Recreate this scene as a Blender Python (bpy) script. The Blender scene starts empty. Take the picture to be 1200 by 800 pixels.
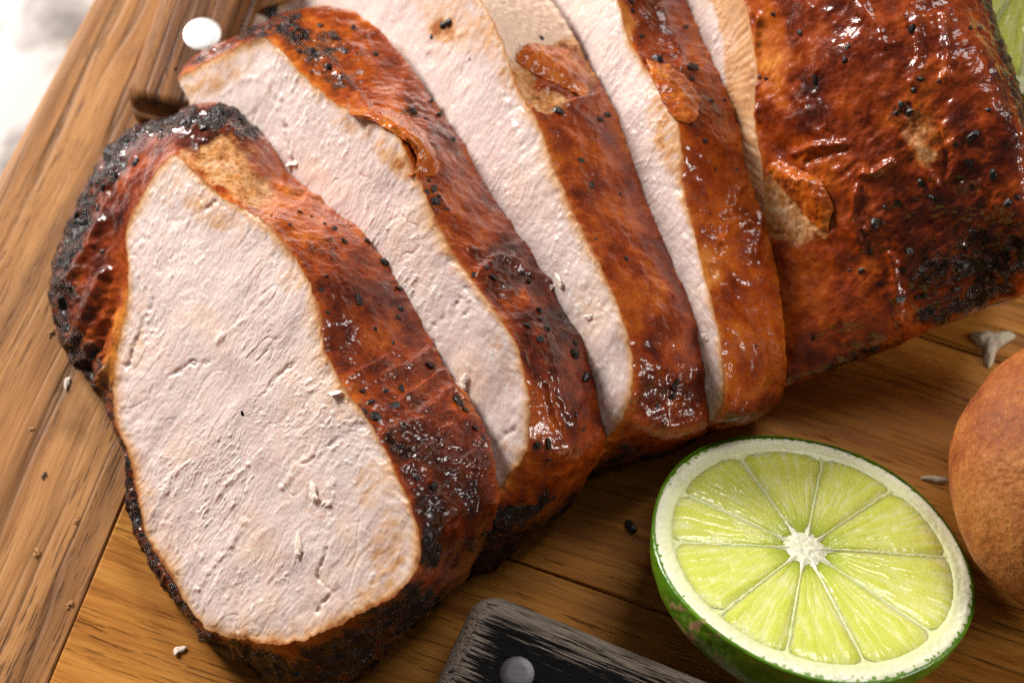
import bpy, bmesh, math, random
import numpy as np
from mathutils import Vector, Matrix

# ------------------------------------------------------------------ camera, light, exposure
S = 0.001                                   # everything below is worked out in millimetres
LENS, SENS = 85.0, 36.0
ELEV = math.radians(65.0)
AIM = np.array([0.0, 0.0, 30.0])
DIST = 410.0
CAM = AIM + DIST * np.array([0.0, -math.cos(ELEV), math.sin(ELEV)])
FWD = (AIM - CAM) / np.linalg.norm(AIM - CAM)
RIGHT = np.array([1.0, 0.0, 0.0])
UP = np.cross(RIGHT, FWD)

scene = bpy.context.scene
col = scene.collection
cam_data = bpy.data.cameras.new('camera')
cam_data.lens, cam_data.sensor_width = LENS, SENS
cam_data.clip_start, cam_data.clip_end = 0.02, 20.0
cam = bpy.data.objects.new('camera', cam_data)
col.objects.link(cam)
cam.matrix_world = Matrix.Translation(Vector(CAM * S)) @ Matrix(
    (tuple(RIGHT), tuple(UP), tuple(-FWD))).transposed().to_4x4()
scene.camera = cam
cam_data.dof.use_dof = True
cam_data.dof.focus_distance = 0.407
cam_data.dof.aperture_fstop = 14.0
cam_data.dof.aperture_blades = 7

world = bpy.data.worlds.new('World')
scene.world = world
world.use_nodes = True
world.node_tree.nodes['Background'].inputs[0].default_value = (1.0, 0.93, 0.86, 1)
world.node_tree.nodes['Background'].inputs[1].default_value = 0.11


def area(name, loc, target, sx, sy, power, color):
    d = bpy.data.lights.new(name, 'AREA')
    d.shape, d.size, d.size_y, d.energy, d.color = 'RECTANGLE', sx, sy, power, color
    o = bpy.data.objects.new(name, d)
    col.objects.link(o)
    o.location = loc
    o.rotation_euler = (Vector(target) - Vector(loc)).to_track_quat('-Z', 'Y').to_euler()
    return o


area('window_light', (-0.46, 0.44, 0.285), (-0.02, 0.0, 0.02), 0.24, 0.20, 9.1, (1.0, 0.965, 0.92))
area('back_window_light', (0.30, 0.38, 0.60), (0.0, 0.0, 0.02), 0.34, 0.22, 2.7, (1.0, 0.97, 0.94))
area('side_window_light', (0.52, -0.08, 0.20), (0.02, 0.0, 0.02), 0.12, 0.12, 1.15, (1.0, 0.96, 0.91))

scene.view_settings.view_transform = 'Standard'
scene.view_settings.look = 'None'
scene.view_settings.exposure = 0.0
scene.view_settings.gamma = 1.0
scene.view_settings.use_curve_mapping = False
scene.cycles.max_bounces = 8
scene.cycles.use_denoising = False
scene.cycles.sample_clamp_indirect = 2.0
scene.cycles.sample_clamp_direct = 6.0

rng = np.random.default_rng(7)
random.seed(7)

# ------------------------------------------------------------------ projection
def ray(px, py):
    k = 0.5 * SENS / LENS / 600.0
    px, py = np.asarray(px, float), np.asarray(py, float)
    d = FWD + ((px - 600) * k)[..., None] * RIGHT + (-(py - 400) * k)[..., None] * UP
    return d


def at_z(px, py, z):
    d = ray(px, py)
    t = (np.asarray(z, float) - CAM[2]) / d[..., 2]
    return CAM + t[..., None] * d


def at_plane(px, py, p0, n):
    d = ray(px, py)
    t = ((p0 - CAM) @ n) / (d @ n)
    return CAM + t[..., None] * d


def to_px(P):
    q = P - CAM
    k = 0.5 * SENS / LENS / 600.0
    w = q @ FWD
    return np.stack([600 + (q @ RIGHT) / w / k, 400 - (q @ UP) / w / k], -1)


# ------------------------------------------------------------------ noise (numpy)
_perm = np.random.default_rng(3).permutation(4096)
_grad = np.random.default_rng(4).normal(size=(4096, 3))
_grad /= np.linalg.norm(_grad, axis=1)[:, None]


def pn(P, seed=0):
    P = np.asarray(P, float) + seed * 17.31
    i = np.floor(P).astype(np.int64)
    f = P - i
    u = f * f * f * (f * (f * 6 - 15) + 10)
    out = 0
    for dx in (0, 1):
        hx = _perm[(i[..., 0] + dx) & 4095]
        wx = u[..., 0] if dx else 1 - u[..., 0]
        for dy in (0, 1):
            hy = _perm[(hx + i[..., 1] + dy) & 4095]
            wy = u[..., 1] if dy else 1 - u[..., 1]
            for dz in (0, 1):
                h = _perm[(hy + i[..., 2] + dz) & 4095]
                wz = u[..., 2] if dz else 1 - u[..., 2]
                g = _grad[h]
                d = g[..., 0] * (f[..., 0] - dx) + g[..., 1] * (f[..., 1] - dy) + g[..., 2] * (f[..., 2] - dz)
                out = out + wx * wy * wz * d
    return out * 1.6


def fbm(P, oct=3, seed=0, gain=0.5):
    a, s, r = 1.0, 0.0, 0.0
    for k in range(oct):
        r = r + a * pn(P * (2.03 ** k), seed + k)
        s += a
        a *= gain
    return r / s


def ridged(P, oct=3, seed=0):
    a, s, r = 1.0, 0.0, 0.0
    for k in range(oct):
        r = r + a * (1 - np.abs(pn(P * (2.1 ** k), seed + k)) * 1.8)
        s += a
        a *= 0.5
    return np.clip(r / s, -0.5, 1)


def smooth(a, b, x):
    t = np.clip((x - a) / (b - a), 0, 1)
    return t * t * (3 - 2 * t)


def blobs(px, items):
    """soft marks of a surface, each (x, y, rx, ry, degrees, strength)"""
    r = np.zeros(len(px))
    for x, y, rx, ry, a, s in items:
        c, n = math.cos(math.radians(a)), math.sin(math.radians(a))
        dx, dy = px[:, 0] - x, px[:, 1] - y
        q = ((dx * c + dy * n) / rx) ** 2 + ((-dx * n + dy * c) / ry) ** 2
        r = np.maximum(r, s * np.exp(-q * q * 0.7))
    return r


def line_dist(px, pts):
    d = np.full(len(px), 1e9)
    pts = np.asarray(pts, float)
    for a, b in zip(pts[:-1], pts[1:]):
        ab = b - a
        t = np.clip(((px - a) @ ab) / (ab @ ab), 0, 1)
        d = np.minimum(d, np.hypot(*(px - (a + t[:, None] * ab)).T))
    return d


# ------------------------------------------------------------------ mesh helpers
def link_mesh(name, V, quads, mat, parent=None, loc=None, attrs=None, smooth_shade=True, tris=None, base=None):
    """V in mm, world; the object's origin is at loc (mm) or at its parent's place"""
    base = np.zeros(3) if base is None else base
    me = bpy.data.meshes.new(name)
    V = (np.asarray(V, float) - base) * S
    nq = 0 if quads is None else len(quads)
    nt = 0 if tris is None else len(tris)
    me.vertices.add(len(V))
    me.vertices.foreach_set('co', V.ravel())
    idx = []
    if nq:
        idx.append(np.asarray(quads).ravel())
    if nt:
        idx.append(np.asarray(tris).ravel())
    idx = np.concatenate(idx).astype(np.int32)
    me.loops.add(len(idx))
    me.loops.foreach_set('vertex_index', idx)
    me.polygons.add(nq + nt)
    starts = np.concatenate([np.arange(nq) * 4, nq * 4 + np.arange(nt) * 3]).astype(np.int32)
    me.polygons.foreach_set('loop_start', starts)
    me.polygons.foreach_set('use_smooth', np.full(nq + nt, smooth_shade))
    for k, v in (attrs or {}).items():
        a = me.attributes.new(k, 'FLOAT', 'POINT')
        a.data.foreach_set('value', np.asarray(v, np.float32))
    me.update(calc_edges=True)
    me.validate()
    me.materials.append(mat)
    o = bpy.data.objects.new(name, me)
    col.objects.link(o)
    if parent is not None:
        o.parent = parent
    else:
        o.location = base * S
    return o


def thing(name, label, cat, base, group=None):
    o = bpy.data.objects.new(name, None)
    o.empty_display_size = 0.01
    col.objects.link(o)
    o.location = np.asarray(base) * S
    tag(o, label, cat, group)
    return o


def tag(o, label, cat, group=None, kind=None):
    o['label'], o['category'] = label, cat
    if group:
        o['group'] = group
    if kind:
        o['kind'] = kind
    return o


def grid_quads(nr, nc, wrap):
    """nr rows by nc columns, columns wrap around when wrap"""
    r = np.arange(nr - 1)[:, None]
    c = np.arange(nc if wrap else nc - 1)[None, :]
    c2 = (c + 1) % nc
    a, b, d, e = r * nc + c, r * nc + c2, (r + 1) * nc + c2, (r + 1) * nc + c
    return np.stack(np.broadcast_arrays(a, b, d, e), -1).reshape(-1, 4)


def grid_normals(G, wrap):
    if wrap:
        dc = np.roll(G, -1, 1) - np.roll(G, 1, 1)
    else:
        dc = np.gradient(G, axis=1)
    dr = np.gradient(G, axis=0)
    n = np.cross(dc, dr)
    l = np.linalg.norm(n, axis=-1, keepdims=True)
    return n / np.maximum(l, 1e-9)


def spline(K, T, closed=True):
    """Catmull-Rom through keys K (n,d), at params T in [0,n)"""
    K = np.asarray(K, float)
    n = len(K)
    i = np.floor(T).astype(int)
    f = (T - i)[:, None]
    ix = (lambda j: j % n) if closed else (lambda j: np.clip(j, 0, n - 1))
    a, b, c, d = K[ix(i - 1)], K[ix(i)], K[ix(i + 1)], K[ix(i + 2)]
    return 0.5 * (2 * b + (c - a) * f + (2 * a - 5 * b + 4 * c - d) * f ** 2 + (3 * b - a - 3 * c + d) * f ** 3)


def even_params(K, N, closed=True):
    n = len(K) if closed else len(K) - 1
    T = np.linspace(0, n, 4000, endpoint=True)
    P = spline(K, np.minimum(T, n - 1e-6), closed)
    L = np.concatenate([[0], np.cumsum(np.linalg.norm(np.diff(P, axis=0), axis=1))])
    return np.interp(np.linspace(0, L[-1], N, endpoint=not closed), L, T) if closed else \
        np.minimum(np.interp(np.linspace(0, L[-1], N), L, T), n - 1e-6)


# ------------------------------------------------------------------ node helpers
class NT:
    def __init__(self, name):
        self.m = bpy.data.materials.new(name)
        self.m.use_nodes = True
        self.t = self.m.node_tree
        self.b = self.t.nodes['Principled BSDF']

    def n(self, typ, **kw):
        o = self.t.nodes.new(typ)
        for k, v in kw.items():
            if k.startswith('i_'):
                key = k[2:]
                self.set(o, key, v)
            else:
                setattr(o, k, v)
        return o

    def set(self, node, key, v):
        s = node.inputs[int(key)] if key.isdigit() else node.inputs[key.replace('_', ' ')]
        if isinstance(v, bpy.types.NodeSocket):
            self.t.links.new(v, s)
        else:
            s.default_value = v

    def attr(self, name):
        return self.n('ShaderNodeAttribute', attribute_name=name).outputs['Fac']

    def obj(self, scale=(1, 1, 1), rot=(0, 0, 0)):
        c = self.n('ShaderNodeTexCoord').outputs['Object']
        return self.n('ShaderNodeMapping', i_Vector=c, i_Scale=scale, i_Rotation=rot).outputs[0]

    def noise(self, vec, scale, detail=4, rough=0.55, dist=0.0):
        return self.n('ShaderNodeTexNoise', i_Vector=vec, i_Scale=scale, i_Detail=detail, i_Roughness=rough, i_Distortion=dist).outputs['Fac']

    def voro(self, vec, scale, feature='F1', out='Distance'):
        return self.n('ShaderNodeTexVoronoi', feature=feature, i_Vector=vec, i_Scale=scale).outputs[out]

    def ramp(self, fac, stops, interp='LINEAR'):
        r = self.n('ShaderNodeValToRGB', i_Fac=fac)
        r.color_ramp.interpolation = interp
        e = r.color_ramp.elements
        while len(e) < len(stops):
            e.new(0.5)
        for x, (p, c) in zip(e, stops):
            x.position = p
            x.color = (*c, 1) if len(c) == 3 else c
        return r.outputs['Color']

    def val(self, fac, lo, hi, a=0.0, b=1.0):
        return self.n('ShaderNodeMapRange', i_Value=fac, i_1=lo, i_2=hi, i_3=a, i_4=b).outputs[0]

    def mix(self, fac, a, b, mode='MIX'):
        o = self.n('ShaderNodeMix', data_type='RGBA', blend_type=mode)
        for k, v in (('0', fac), ('6', a), ('7', b)):
            if isinstance(v, tuple) and len(v) == 3:
                v = (*v, 1)
            self.set(o, k, v)
        return o.outputs[2]

    def math(self, op, a, b=0.0, clamp=False):
        return self.n('ShaderNodeMath', operation=op, use_clamp=clamp, i_0=a, i_1=b).outputs[0]

    def bump(self, h, dist, strength=1.0, normal=None):
        o = self.n('ShaderNodeBump', i_Height=h, i_Distance=dist, i_Strength=strength)
        if normal is not None:
            self.t.links.new(normal, o.inputs['Normal'])
        return o.outputs[0]

    def out(self, **kw):
        for k, v in kw.items():
            if isinstance(v, tuple) and len(v) == 3 and k == 'Base_Color':
                v = (*v, 1)
            self.set(self.b, k, v)
        return self.m


def srgb(r, g, b):
    f = lambda c: (c / 255 / 12.92) if c <= 10 else ((c / 255 + 0.055) / 1.055) ** 2.4
    return (f(r), f(g), f(b))


# ------------------------------------------------------------------ materials
def mat_meat():
    m = NT('roast_meat')
    v = m.obj()
    edge = m.attr('edge')
    n1 = m.noise(v, 260, 5, 0.6)
    n2 = m.noise(v, 1100, 4, 0.6)
    e = m.math('ADD', edge, m.math('MULTIPLY', m.math('SUBTRACT', n1, 0.5), 0.55))
    pale = m.mix(m.val(n1, 0.35, 0.7), (0.69, 0.535, 0.49), (0.79, 0.65, 0.60))
    pale = m.mix(m.val(m.noise(v, 130, 4, 0.6), 0.48, 0.66, 0, 0.8), pale, (0.60, 0.44, 0.405))
    pale = m.mix(m.val(m.noise(v, 75, 3), 0.5, 0.72), pale, (0.76, 0.55, 0.43))
    pale = m.mix(m.math('MULTIPLY', m.attr('fleck'), 0.95, True), pale, (0.87, 0.785, 0.72))
    pale = m.mix(m.val(m.attr('fleck'), 0.0, -0.30, 0, 0.6), pale, (0.56, 0.40, 0.36))
    c = m.mix(m.val(e, 0.25, 0.8), pale, (0.62, 0.345, 0.165))
    c = m.mix(m.val(e, 0.8, 1.15), c, (0.40, 0.135, 0.035))
    h = m.math('ADD', m.math('MULTIPLY', n2, 0.6), m.math('MULTIPLY', m.noise(v, 3400, 3, 0.6), 0.4))
    return m.out(Base_Color=c, Roughness=0.36, Subsurface_Weight=0.45, Subsurface_Radius=(1.0, 0.55, 0.4), Subsurface_Scale=0.0022,
                 Specular_IOR_Level=0.5, Normal=m.bump(h, 0.00013, 0.9))


def mat_skin():
    m = NT('roast_skin')
    v = m.obj()
    hue, char, bare = m.attr('hue'), m.attr('char'), m.attr('bare')
    n1 = m.noise(v, 330, 6, 0.65)
    n2 = m.noise(v, 1500, 4, 0.6)
    fib = m.noise(m.obj((0.16, 1, 1), (0, 0, math.radians(-31))), 2600, 3, 0.6)
    h = m.math('ADD', hue, m.math('MULTIPLY', m.math('SUBTRACT', n1, 0.5), 0.8))
    h = m.math('ADD', h, m.math('MULTIPLY', m.math('SUBTRACT', fib, 0.5), 0.30))
    h = m.math('ADD', h, m.math('MULTIPLY', m.math('SUBTRACT', n2, 0.5), 0.25))
    c = m.ramp(h, [(0.0, (0.018, 0.003, 0.001)), (0.25, (0.095, 0.010, 0.001)), (0.5, (0.25, 0.036, 0.003)),
                   (0.75, (0.42, 0.088, 0.006)), (1.0, (0.60, 0.205, 0.030))])
    b = m.math('ADD', bare, m.math('MULTIPLY', m.math('SUBTRACT', n1, 0.5), 0.5))
    tan = m.ramp(m.math('ADD', m.math('MULTIPLY', n1, 0.6), m.math('MULTIPLY', n2, 0.4)),
                 [(0.38, (0.22, 0.06, 0.012)), (0.50, (0.48, 0.21, 0.065)), (0.64, (0.66, 0.42, 0.24))])
    tan = m.mix(m.val(b, 0.95, 1.45), tan, m.mix(n2, (0.66, 0.44, 0.30), (0.78, 0.60, 0.48)))
    c = m.mix(m.val(b, 0.3, 0.68), c, tan)
    k = m.math('ADD', m.math('MULTIPLY', char, 0.66), m.math('MULTIPLY', m.math('SUBTRACT', m.noise(v, 420, 6, 0.75), 0.5), 1.5))
    c = m.mix(m.val(k, 0.12, 0.42, 0, 0.8), c, (0.040, 0.009, 0.003))
    kk = m.val(k, 0.42, 0.56)
    blk = m.ramp(n2, [(0.35, (0.004, 0.003, 0.003)), (0.6, (0.014, 0.009, 0.008)), (0.75, (0.040, 0.026, 0.020))])
    c = m.mix(kk, c, blk)
    rough = m.math('ADD', m.val(n2, 0.3, 0.75, 0.30, 0.48), m.math('MULTIPLY', kk, 0.06))
    hh = m.math('ADD', m.math('MULTIPLY', m.noise(v, 480, 1), 0.85), m.math('ADD', m.math('MULTIPLY', m.noise(m.obj((0.2, 1, 1), (0, 0, math.radians(-31))), 1500, 1), 0.20), m.math('MULTIPLY', m.noise(v, 1900, 2), 0.17)))
    hh = m.math('ADD', hh, m.math('MULTIPLY', m.math('MULTIPLY', m.noise(v, 1100, 3, 0.6), kk), 1.2))
    nb = m.bump(hh, 0.00030, 1.0)
    cw = m.math('SUBTRACT', m.val(m.noise(v, 190, 3), 0.36, 0.58, 0.35, 1.0), m.math('ADD', m.math('MULTIPLY', bare, 0.5), m.math('MULTIPLY', kk, 0.25)), True)
    m.t.links.new(nb, m.b.inputs['Coat Normal'])
    return m.out(Base_Color=c, Roughness=rough, Normal=nb, Specular_IOR_Level=0.14, Coat_Weight=cw, Coat_Roughness=0.06, Coat_IOR=1.45,
                 Subsurface_Weight=0.06, Subsurface_Radius=(1.0, 0.3, 0.1), Subsurface_Scale=0.001)


def mat_pepper():
    m = NT('black_pepper')
    v = m.obj()
    c = m.ramp(m.noise(v, 2500, 3), [(0.35, (0.004, 0.003, 0.003)), (0.7, (0.022, 0.016, 0.013))])
    return m.out(Base_Color=c, Roughness=0.38, Specular_IOR_Level=0.35, Normal=m.bump(m.noise(v, 2200, 2), 0.00012))


def mat_flap():
    m = NT('thin_skin')
    v = m.obj()
    n1 = m.noise(v, 420, 5, 0.6)
    c = m.ramp(n1, [(0.3, (0.26, 0.05, 0.006)), (0.5, (0.45, 0.125, 0.018)), (0.7, (0.60, 0.24, 0.06))])
    return m.out(Base_Color=c, Roughness=0.26, Coat_Weight=0.3, Coat_Roughness=0.15, Subsurface_Weight=0.2, Subsurface_Radius=(1, .4, .15),
                 Subsurface_Scale=0.0012, Normal=m.bump(m.noise(v, 1300, 2), 0.00022))


def mat_wood(name, stops, fine_scale=1.0, pore=1.0, bold=0.3, seed=0.0):
    """grain runs along the object's own X"""
    m = NT(name)
    off = m.n('ShaderNodeTexCoord').outputs['Object']
    base = m.n('ShaderNodeMapping', i_Vector=off, i_Location=(seed, seed * 0.37, seed * 0.11)).outputs[0]
    wv = m.n('ShaderNodeTexNoise', i_Vector=base, i_Scale=14.0, i_Detail=2).outputs['Color']
    wv = m.n('ShaderNodeVectorMath', operation='SCALE', i_0=wv, i_Scale=0.005).outputs[0]
    base = m.n('ShaderNodeVectorMath', operation='ADD', i_0=base, i_1=wv).outputs[0]
    def st(sx, sy):
        return m.n('ShaderNodeMapping', i_Vector=base, i_Scale=(sx, sy * fine_scale, sy * fine_scale)).outputs[0]
    tone = m.noise(st(8, 60), 1.0, 3, 0.5)
    bands = m.noise(st(22, 260), 1.0, 4, 0.6)
    fine = m.noise(st(75, 1100), 1.0, 4, 0.65)
    pores = m.noise(st(130, 2100), 1.0, 2, 0.5)
    line = m.noise(st(7, 170), 1.0, 2, 0.45)
    ring = m.n('ShaderNodeTexWave', wave_type='BANDS', bands_direction='Y', i_Vector=m.n('ShaderNodeMapping', i_Vector=base, i_Scale=(9, 42, 42)).outputs[0],
               i_Scale=0.55, i_Distortion=9.0, i_Detail=2, i_Detail_Scale=0.5, i_Detail_Roughness=0.4).outputs['Fac']
    f = m.math('ADD', m.math('MULTIPLY', tone, 0.28), m.math('ADD', m.math('MULTIPLY', bands, 0.44), m.math('MULTIPLY', fine, 0.30)))
    c = m.ramp(f, stops)
    dark = tuple(x * 0.25 for x in stops[0][1])
    lk = m.math('MULTIPLY', m.val(m.math('ABSOLUTE', m.math('SUBTRACT', line, 0.5)), 0.035, 0.0), m.val(m.noise(st(5, 45), 1.0, 2), 0.40, 0.60))
    c = m.mix(m.math('MULTIPLY', lk, 0.6), c, dark)
    rk = m.math('MULTIPLY', m.val(ring, 0.72, 0.98), bold)
    c = m.mix(rk, c, tuple(x * 0.6 for x in stops[0][1]))
    pk = m.math('MULTIPLY', m.val(pores, 0.58, 0.68), m.val(m.noise(st(9, 130), 1.0, 2), 0.40, 0.60))
    c = m.mix(m.math('MULTIPLY', pk, 0.7 * pore), c, dark)
    spot = m.noise(base, 60, 4, 0.6)
    c = m.mix(m.val(spot, 0.62, 0.8, 0, 0.5), c, tuple(x * 0.5 for x in stops[0][1]))
    h = m.math('SUBTRACT', m.math('MULTIPLY', fine, 0.6), m.math('ADD', m.math('MULTIPLY', pk, 0.9), lk))
    return m.out(Base_Color=c, Roughness=m.val(fine, 0.3, 0.7, 0.45, 0.62), Normal=m.bump(h, 0.00030, 0.8), Specular_IOR_Level=0.18)


def mat_simple(name, colr, rough, metal=0.0, nscale=900, nd=0.0002, spread=0.35, **kw):
    m = NT(name)
    v = m.obj()
    n = m.noise(v, nscale, 4)
    c = m.ramp(n, [(0.3, tuple(x * (1 - spread) for x in colr)), (0.7, tuple(min(1, x * (1 + spread)) for x in colr))])
    return m.out(Base_Color=c, Roughness=rough, Metallic=metal, Normal=m.bump(n, nd), **kw)


def mat_steel(rough=0.34, colr=(0.62, 0.60, 0.59)):
    m = NT('brushed_steel')
    n = m.noise(m.obj((0.05, 1, 1), (0, 0, 0.9)), 6000, 3)
    c = m.mix(m.val(n, 0.3, 0.7), tuple(x * 0.75 for x in colr), colr)
    return m.out(Base_Color=c, Metallic=0.9, Roughness=m.val(n, 0.3, 0.7, rough, rough + 0.16), Normal=m.bump(n, 0.00004))


def mat_black_handle():
    m = NT('worn_black_wood')
    wear = m.attr('wear')
    s = m.noise(m.obj((0.045, 1, 1)), 1700, 5, 0.7)
    s2 = m.noise(m.obj((0.03, 1, 1)), 5200, 3, 0.7)
    w = m.math('ADD', wear, m.math('MULTIPLY', m.math('SUBTRACT', s, 0.5), 1.7))
    w = m.math('ADD', w, m.math('MULTIPLY', m.math('SUBTRACT', s2, 0.5), 0.8))
    grey = m.mix(m.val(s2, 0.35, 0.65), (0.12, 0.09, 0.068), (0.45, 0.36, 0.29))
    c = m.mix(m.val(w, 0.5, 0.68), (0.0045, 0.004, 0.004), grey)
    return m.out(Base_Color=c, Roughness=0.55, Specular_IOR_Level=0.12, Normal=m.bump(s2, 0.00025, 0.7))


def mat_lime_flesh():
    m = NT('lime_flesh')
    v = m.obj()
    ves, rad = m.attr('ves'), m.attr('rad')
    n = m.noise(v, 420, 4, 0.6)
    c = m.ramp(m.math('ADD', m.math('MULTIPLY', ves, 0.75), m.math('MULTIPLY', m.math('SUBTRACT', n, 0.5), 0.5)),
               [(0.05, (0.76, 0.78, 0.34)), (0.3, (0.66, 0.70, 0.17)), (0.8, (0.58, 0.63, 0.085))])
    c = m.mix(m.val(rad, 0.32, 0.12), c, (0.36, 0.47, 0.012))
    h = m.noise(v, 800, 2)
    return m.out(Base_Color=c, Roughness=0.16, Subsurface_Weight=0.8, Subsurface_Radius=(1.0, 1.0, 0.35), Subsurface_Scale=0.006,
                 Specular_IOR_Level=0.55, Coat_Weight=0.6, Coat_Roughness=0.05, Normal=m.bump(h, 0.00022, 0.7))


def mat_lime_pith():
    m = NT('lime_pith')
    v = m.obj()
    rad, mem = m.attr('rad'), m.attr('mem')
    n = m.noise(v, 900, 4)
    gl = m.voro(v, 950)
    c = m.ramp(n, [(0.3, (0.70, 0.70, 0.44)), (0.65, (0.82, 0.82, 0.64))])
    c = m.mix(m.math('MULTIPLY', mem, 0.85), c, (0.62, 0.67, 0.27))
    g = m.math('SUBTRACT', m.val(rad, 0.935, 0.995, 0, 1.25), m.val(gl, 0.05, 0.6, 0, 0.95))
    c = m.mix(m.val(g, 0.02, 0.30), c, (0.16, 0.29, 0.02))
    return m.out(Base_Color=c, Roughness=0.45, Subsurface_Weight=0.3, Subsurface_Radius=(1, 1, 0.5), Subsurface_Scale=0.002,
                 Normal=m.bump(m.math('ADD', m.math('MULTIPLY', n, .5), gl), 0.00010, 0.7), Coat_Weight=0.2, Coat_Roughness=0.15)


def mat_lime_rind():
    m = NT('lime_rind')
    v = m.obj()
    pit = m.voro(v, 620)
    n = m.noise(v, 160, 4)
    c = m.ramp(n, [(0.3, (0.055, 0.155, 0.004)), (0.7, (0.13, 0.28, 0.008))])
    c = m.mix(m.val(pit, 0.0, 0.35, 0.45, 0.0), c, (0.16, 0.28, 0.012))
    sc = m.math('MULTIPLY', m.val(m.noise(v, 420, 5, 0.7), 0.53, 0.57), m.attr('scab'))
    c = m.mix(sc, c, (0.42, 0.24, 0.12))
    return m.out(Base_Color=c, Roughness=0.30, Normal=m.bump(pit, -0.0002, 0.6), Subsurface_Weight=0.08, Subsurface_Scale=0.001)


def mat_bread():
    m = NT('bread_crust')
    v = m.obj()
    n1 = m.noise(v, 85, 4)
    n2 = m.noise(v, 750, 5, 0.7)
    sp = m.voro(v, 900)
    c = m.ramp(m.math('ADD', m.math('MULTIPLY', n1, 0.6), m.math('MULTIPLY', n2, 0.4)),
               [(0.34, (0.15, 0.026, 0.005)), (0.5, (0.32, 0.085, 0.014)), (0.66, (0.50, 0.19, 0.045))])
    c = m.mix(m.val(sp, 0.0, 0.3, 0.5, 0.0), c, (0.50, 0.24, 0.07))
    return m.out(Base_Color=c, Roughness=0.55, Specular_IOR_Level=0.3, Normal=m.bump(m.math('ADD', n2, m.math('MULTIPLY', sp, .4)), 0.0005, 0.8))


def mat_table():
    m = NT('weathered_white_table')
    v = m.obj()
    n = m.noise(v, 38, 4, 0.55, 0.4)
    n2 = m.noise(v, 70, 3, 0.5)
    c = m.ramp(n, [(0.34, (0.15, 0.135, 0.13)), (0.44, (0.34, 0.31, 0.30)), (0.52, (0.60, 0.57, 0.56))])
    c = m.mix(m.val(n2, 0.60, 0.68, 0, 0.8), c, (0.30, 0.16, 0.06))
    return m.out(Base_Color=c, Roughness=0.6)


M = dict(meat=mat_meat(), skin=mat_skin(), pepper=mat_pepper(), flap=mat_flap(), steel=mat_steel(),
         bright_steel=mat_steel(0.5, (0.9, 0.88, 0.86)), dull_steel=mat_steel(0.45, (0.22, 0.21, 0.22)), black=mat_black_handle(),
         flesh=mat_lime_flesh(), pith=mat_lime_pith(), rind=mat_lime_rind(), bread=mat_bread(), table=mat_table())
BOARD = [(0.34, (0.21, 0.062, 0.007)), (0.45, (0.37, 0.130, 0.016)), (0.55, (0.50, 0.20, 0.030)), (0.70, (0.62, 0.29, 0.060))]
M['plank'] = mat_wood('board_wood', BOARD, 1.0, 1.0, 0.1)
ENDW = [(0.34, (0.21, 0.080, 0.024)), (0.45, (0.345, 0.148, 0.046)), (0.55, (0.455, 0.212, 0.072)), (0.70, (0.55, 0.290, 0.115))]
M['end_plank'] = mat_wood('board_end_wood', ENDW, 1.0, 1.0, 0.5, 3.1)
HANDW = [(0.36, (0.045, 0.014, 0.004)), (0.45, (0.15, 0.055, 0.017)), (0.54, (0.28, 0.115, 0.036)), (0.66, (0.44, 0.21, 0.075))]
M['handle'] = mat_wood('handle_wood', HANDW, 1.2, 0.9, 0.5, 7.7)
M['crumb'] = mat_simple('meat_crumb', (0.84, 0.68, 0.575), 0.6, nscale=1500, nd=0.00003, spread=0.08,
                        Subsurface_Weight=0.15, Subsurface_Radius=(1, .6, .45), Subsurface_Scale=0.0003, Specular_IOR_Level=0.2)
M['brown_crumb'] = mat_simple('browned_crumb', (0.42, 0.19, 0.06), 0.5, nscale=1500, nd=0.0004)
M['scrap'] = mat_simple('pale_scrap', (0.50, 0.41, 0.29), 0.6, nscale=900, nd=0.00008, spread=0.15,
                        Subsurface_Weight=0.3, Subsurface_Scale=0.001)

# ------------------------------------------------------------------ setting: table and board
def poly_slab(name, pts, z0, z1, mat, parent, base, rot, bevel=1.2, seg=3, wide=None):
    """convex prism from world XY points (mm); object X axis turned to rot so that the grain follows it"""
    bm = bmesh.new()
    c, s = math.cos(-rot), math.sin(-rot)
    f = []
    for x, y in pts:
        x, y = x - base[0], y - base[1]
        f.append(bm.verts.new(((c * x - s * y) * S, (s * x + c * y) * S, (z0 - base[2]) * S)))
    face = bm.faces.new(f)
    r = bmesh.ops.extrude_face_region(bm, geom=[face])
    bmesh.ops.translate(bm, verts=[g for g in r['geom'] if isinstance(g, bmesh.types.BMVert)], vec=(0, 0, (z1 - z0) * S))
    bmesh.ops.recalc_face_normals(bm, faces=bm.faces)
    if wide is not None:
        p, nn, off = wide
        sel = []
        for e in bm.edges:
            mx = (e.verts[0].co + e.verts[1].co) / 2
            wx, wy = c * mx.x + s * mx.y, -s * mx.x + c * mx.y
            if mx.z > (z1 - base[2]) * S - 1e-6 and abs((wx / S + base[0] - p[0]) * nn[0] + (wy / S + base[1] - p[1]) * nn[1]) < 0.05:
                sel.append(e)
        bmesh.ops.bevel(bm, geom=sel, offset=off * S, segments=6, affect='EDGES', profile=0.5)
    bmesh.ops.bevel(bm, geom=[e for e in bm.edges if len(e.link_faces) == 2 and e.calc_face_angle() > 0.6], offset=bevel * S, segments=seg, affect='EDGES', profile=0.5)
    me = bpy.data.meshes.new(name)
    bm.to_mesh(me)
    bm.free()
    for p in me.polygons:
        p.use_smooth = len(p.vertices) == 4 and p.area < 4e-4
    me.materials.append(mat)
    o = bpy.data.objects.new(name, me)
    col.objects.link(o)
    o.parent = parent
    o.rotation_euler = (0, 0, rot)
    return o


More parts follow.
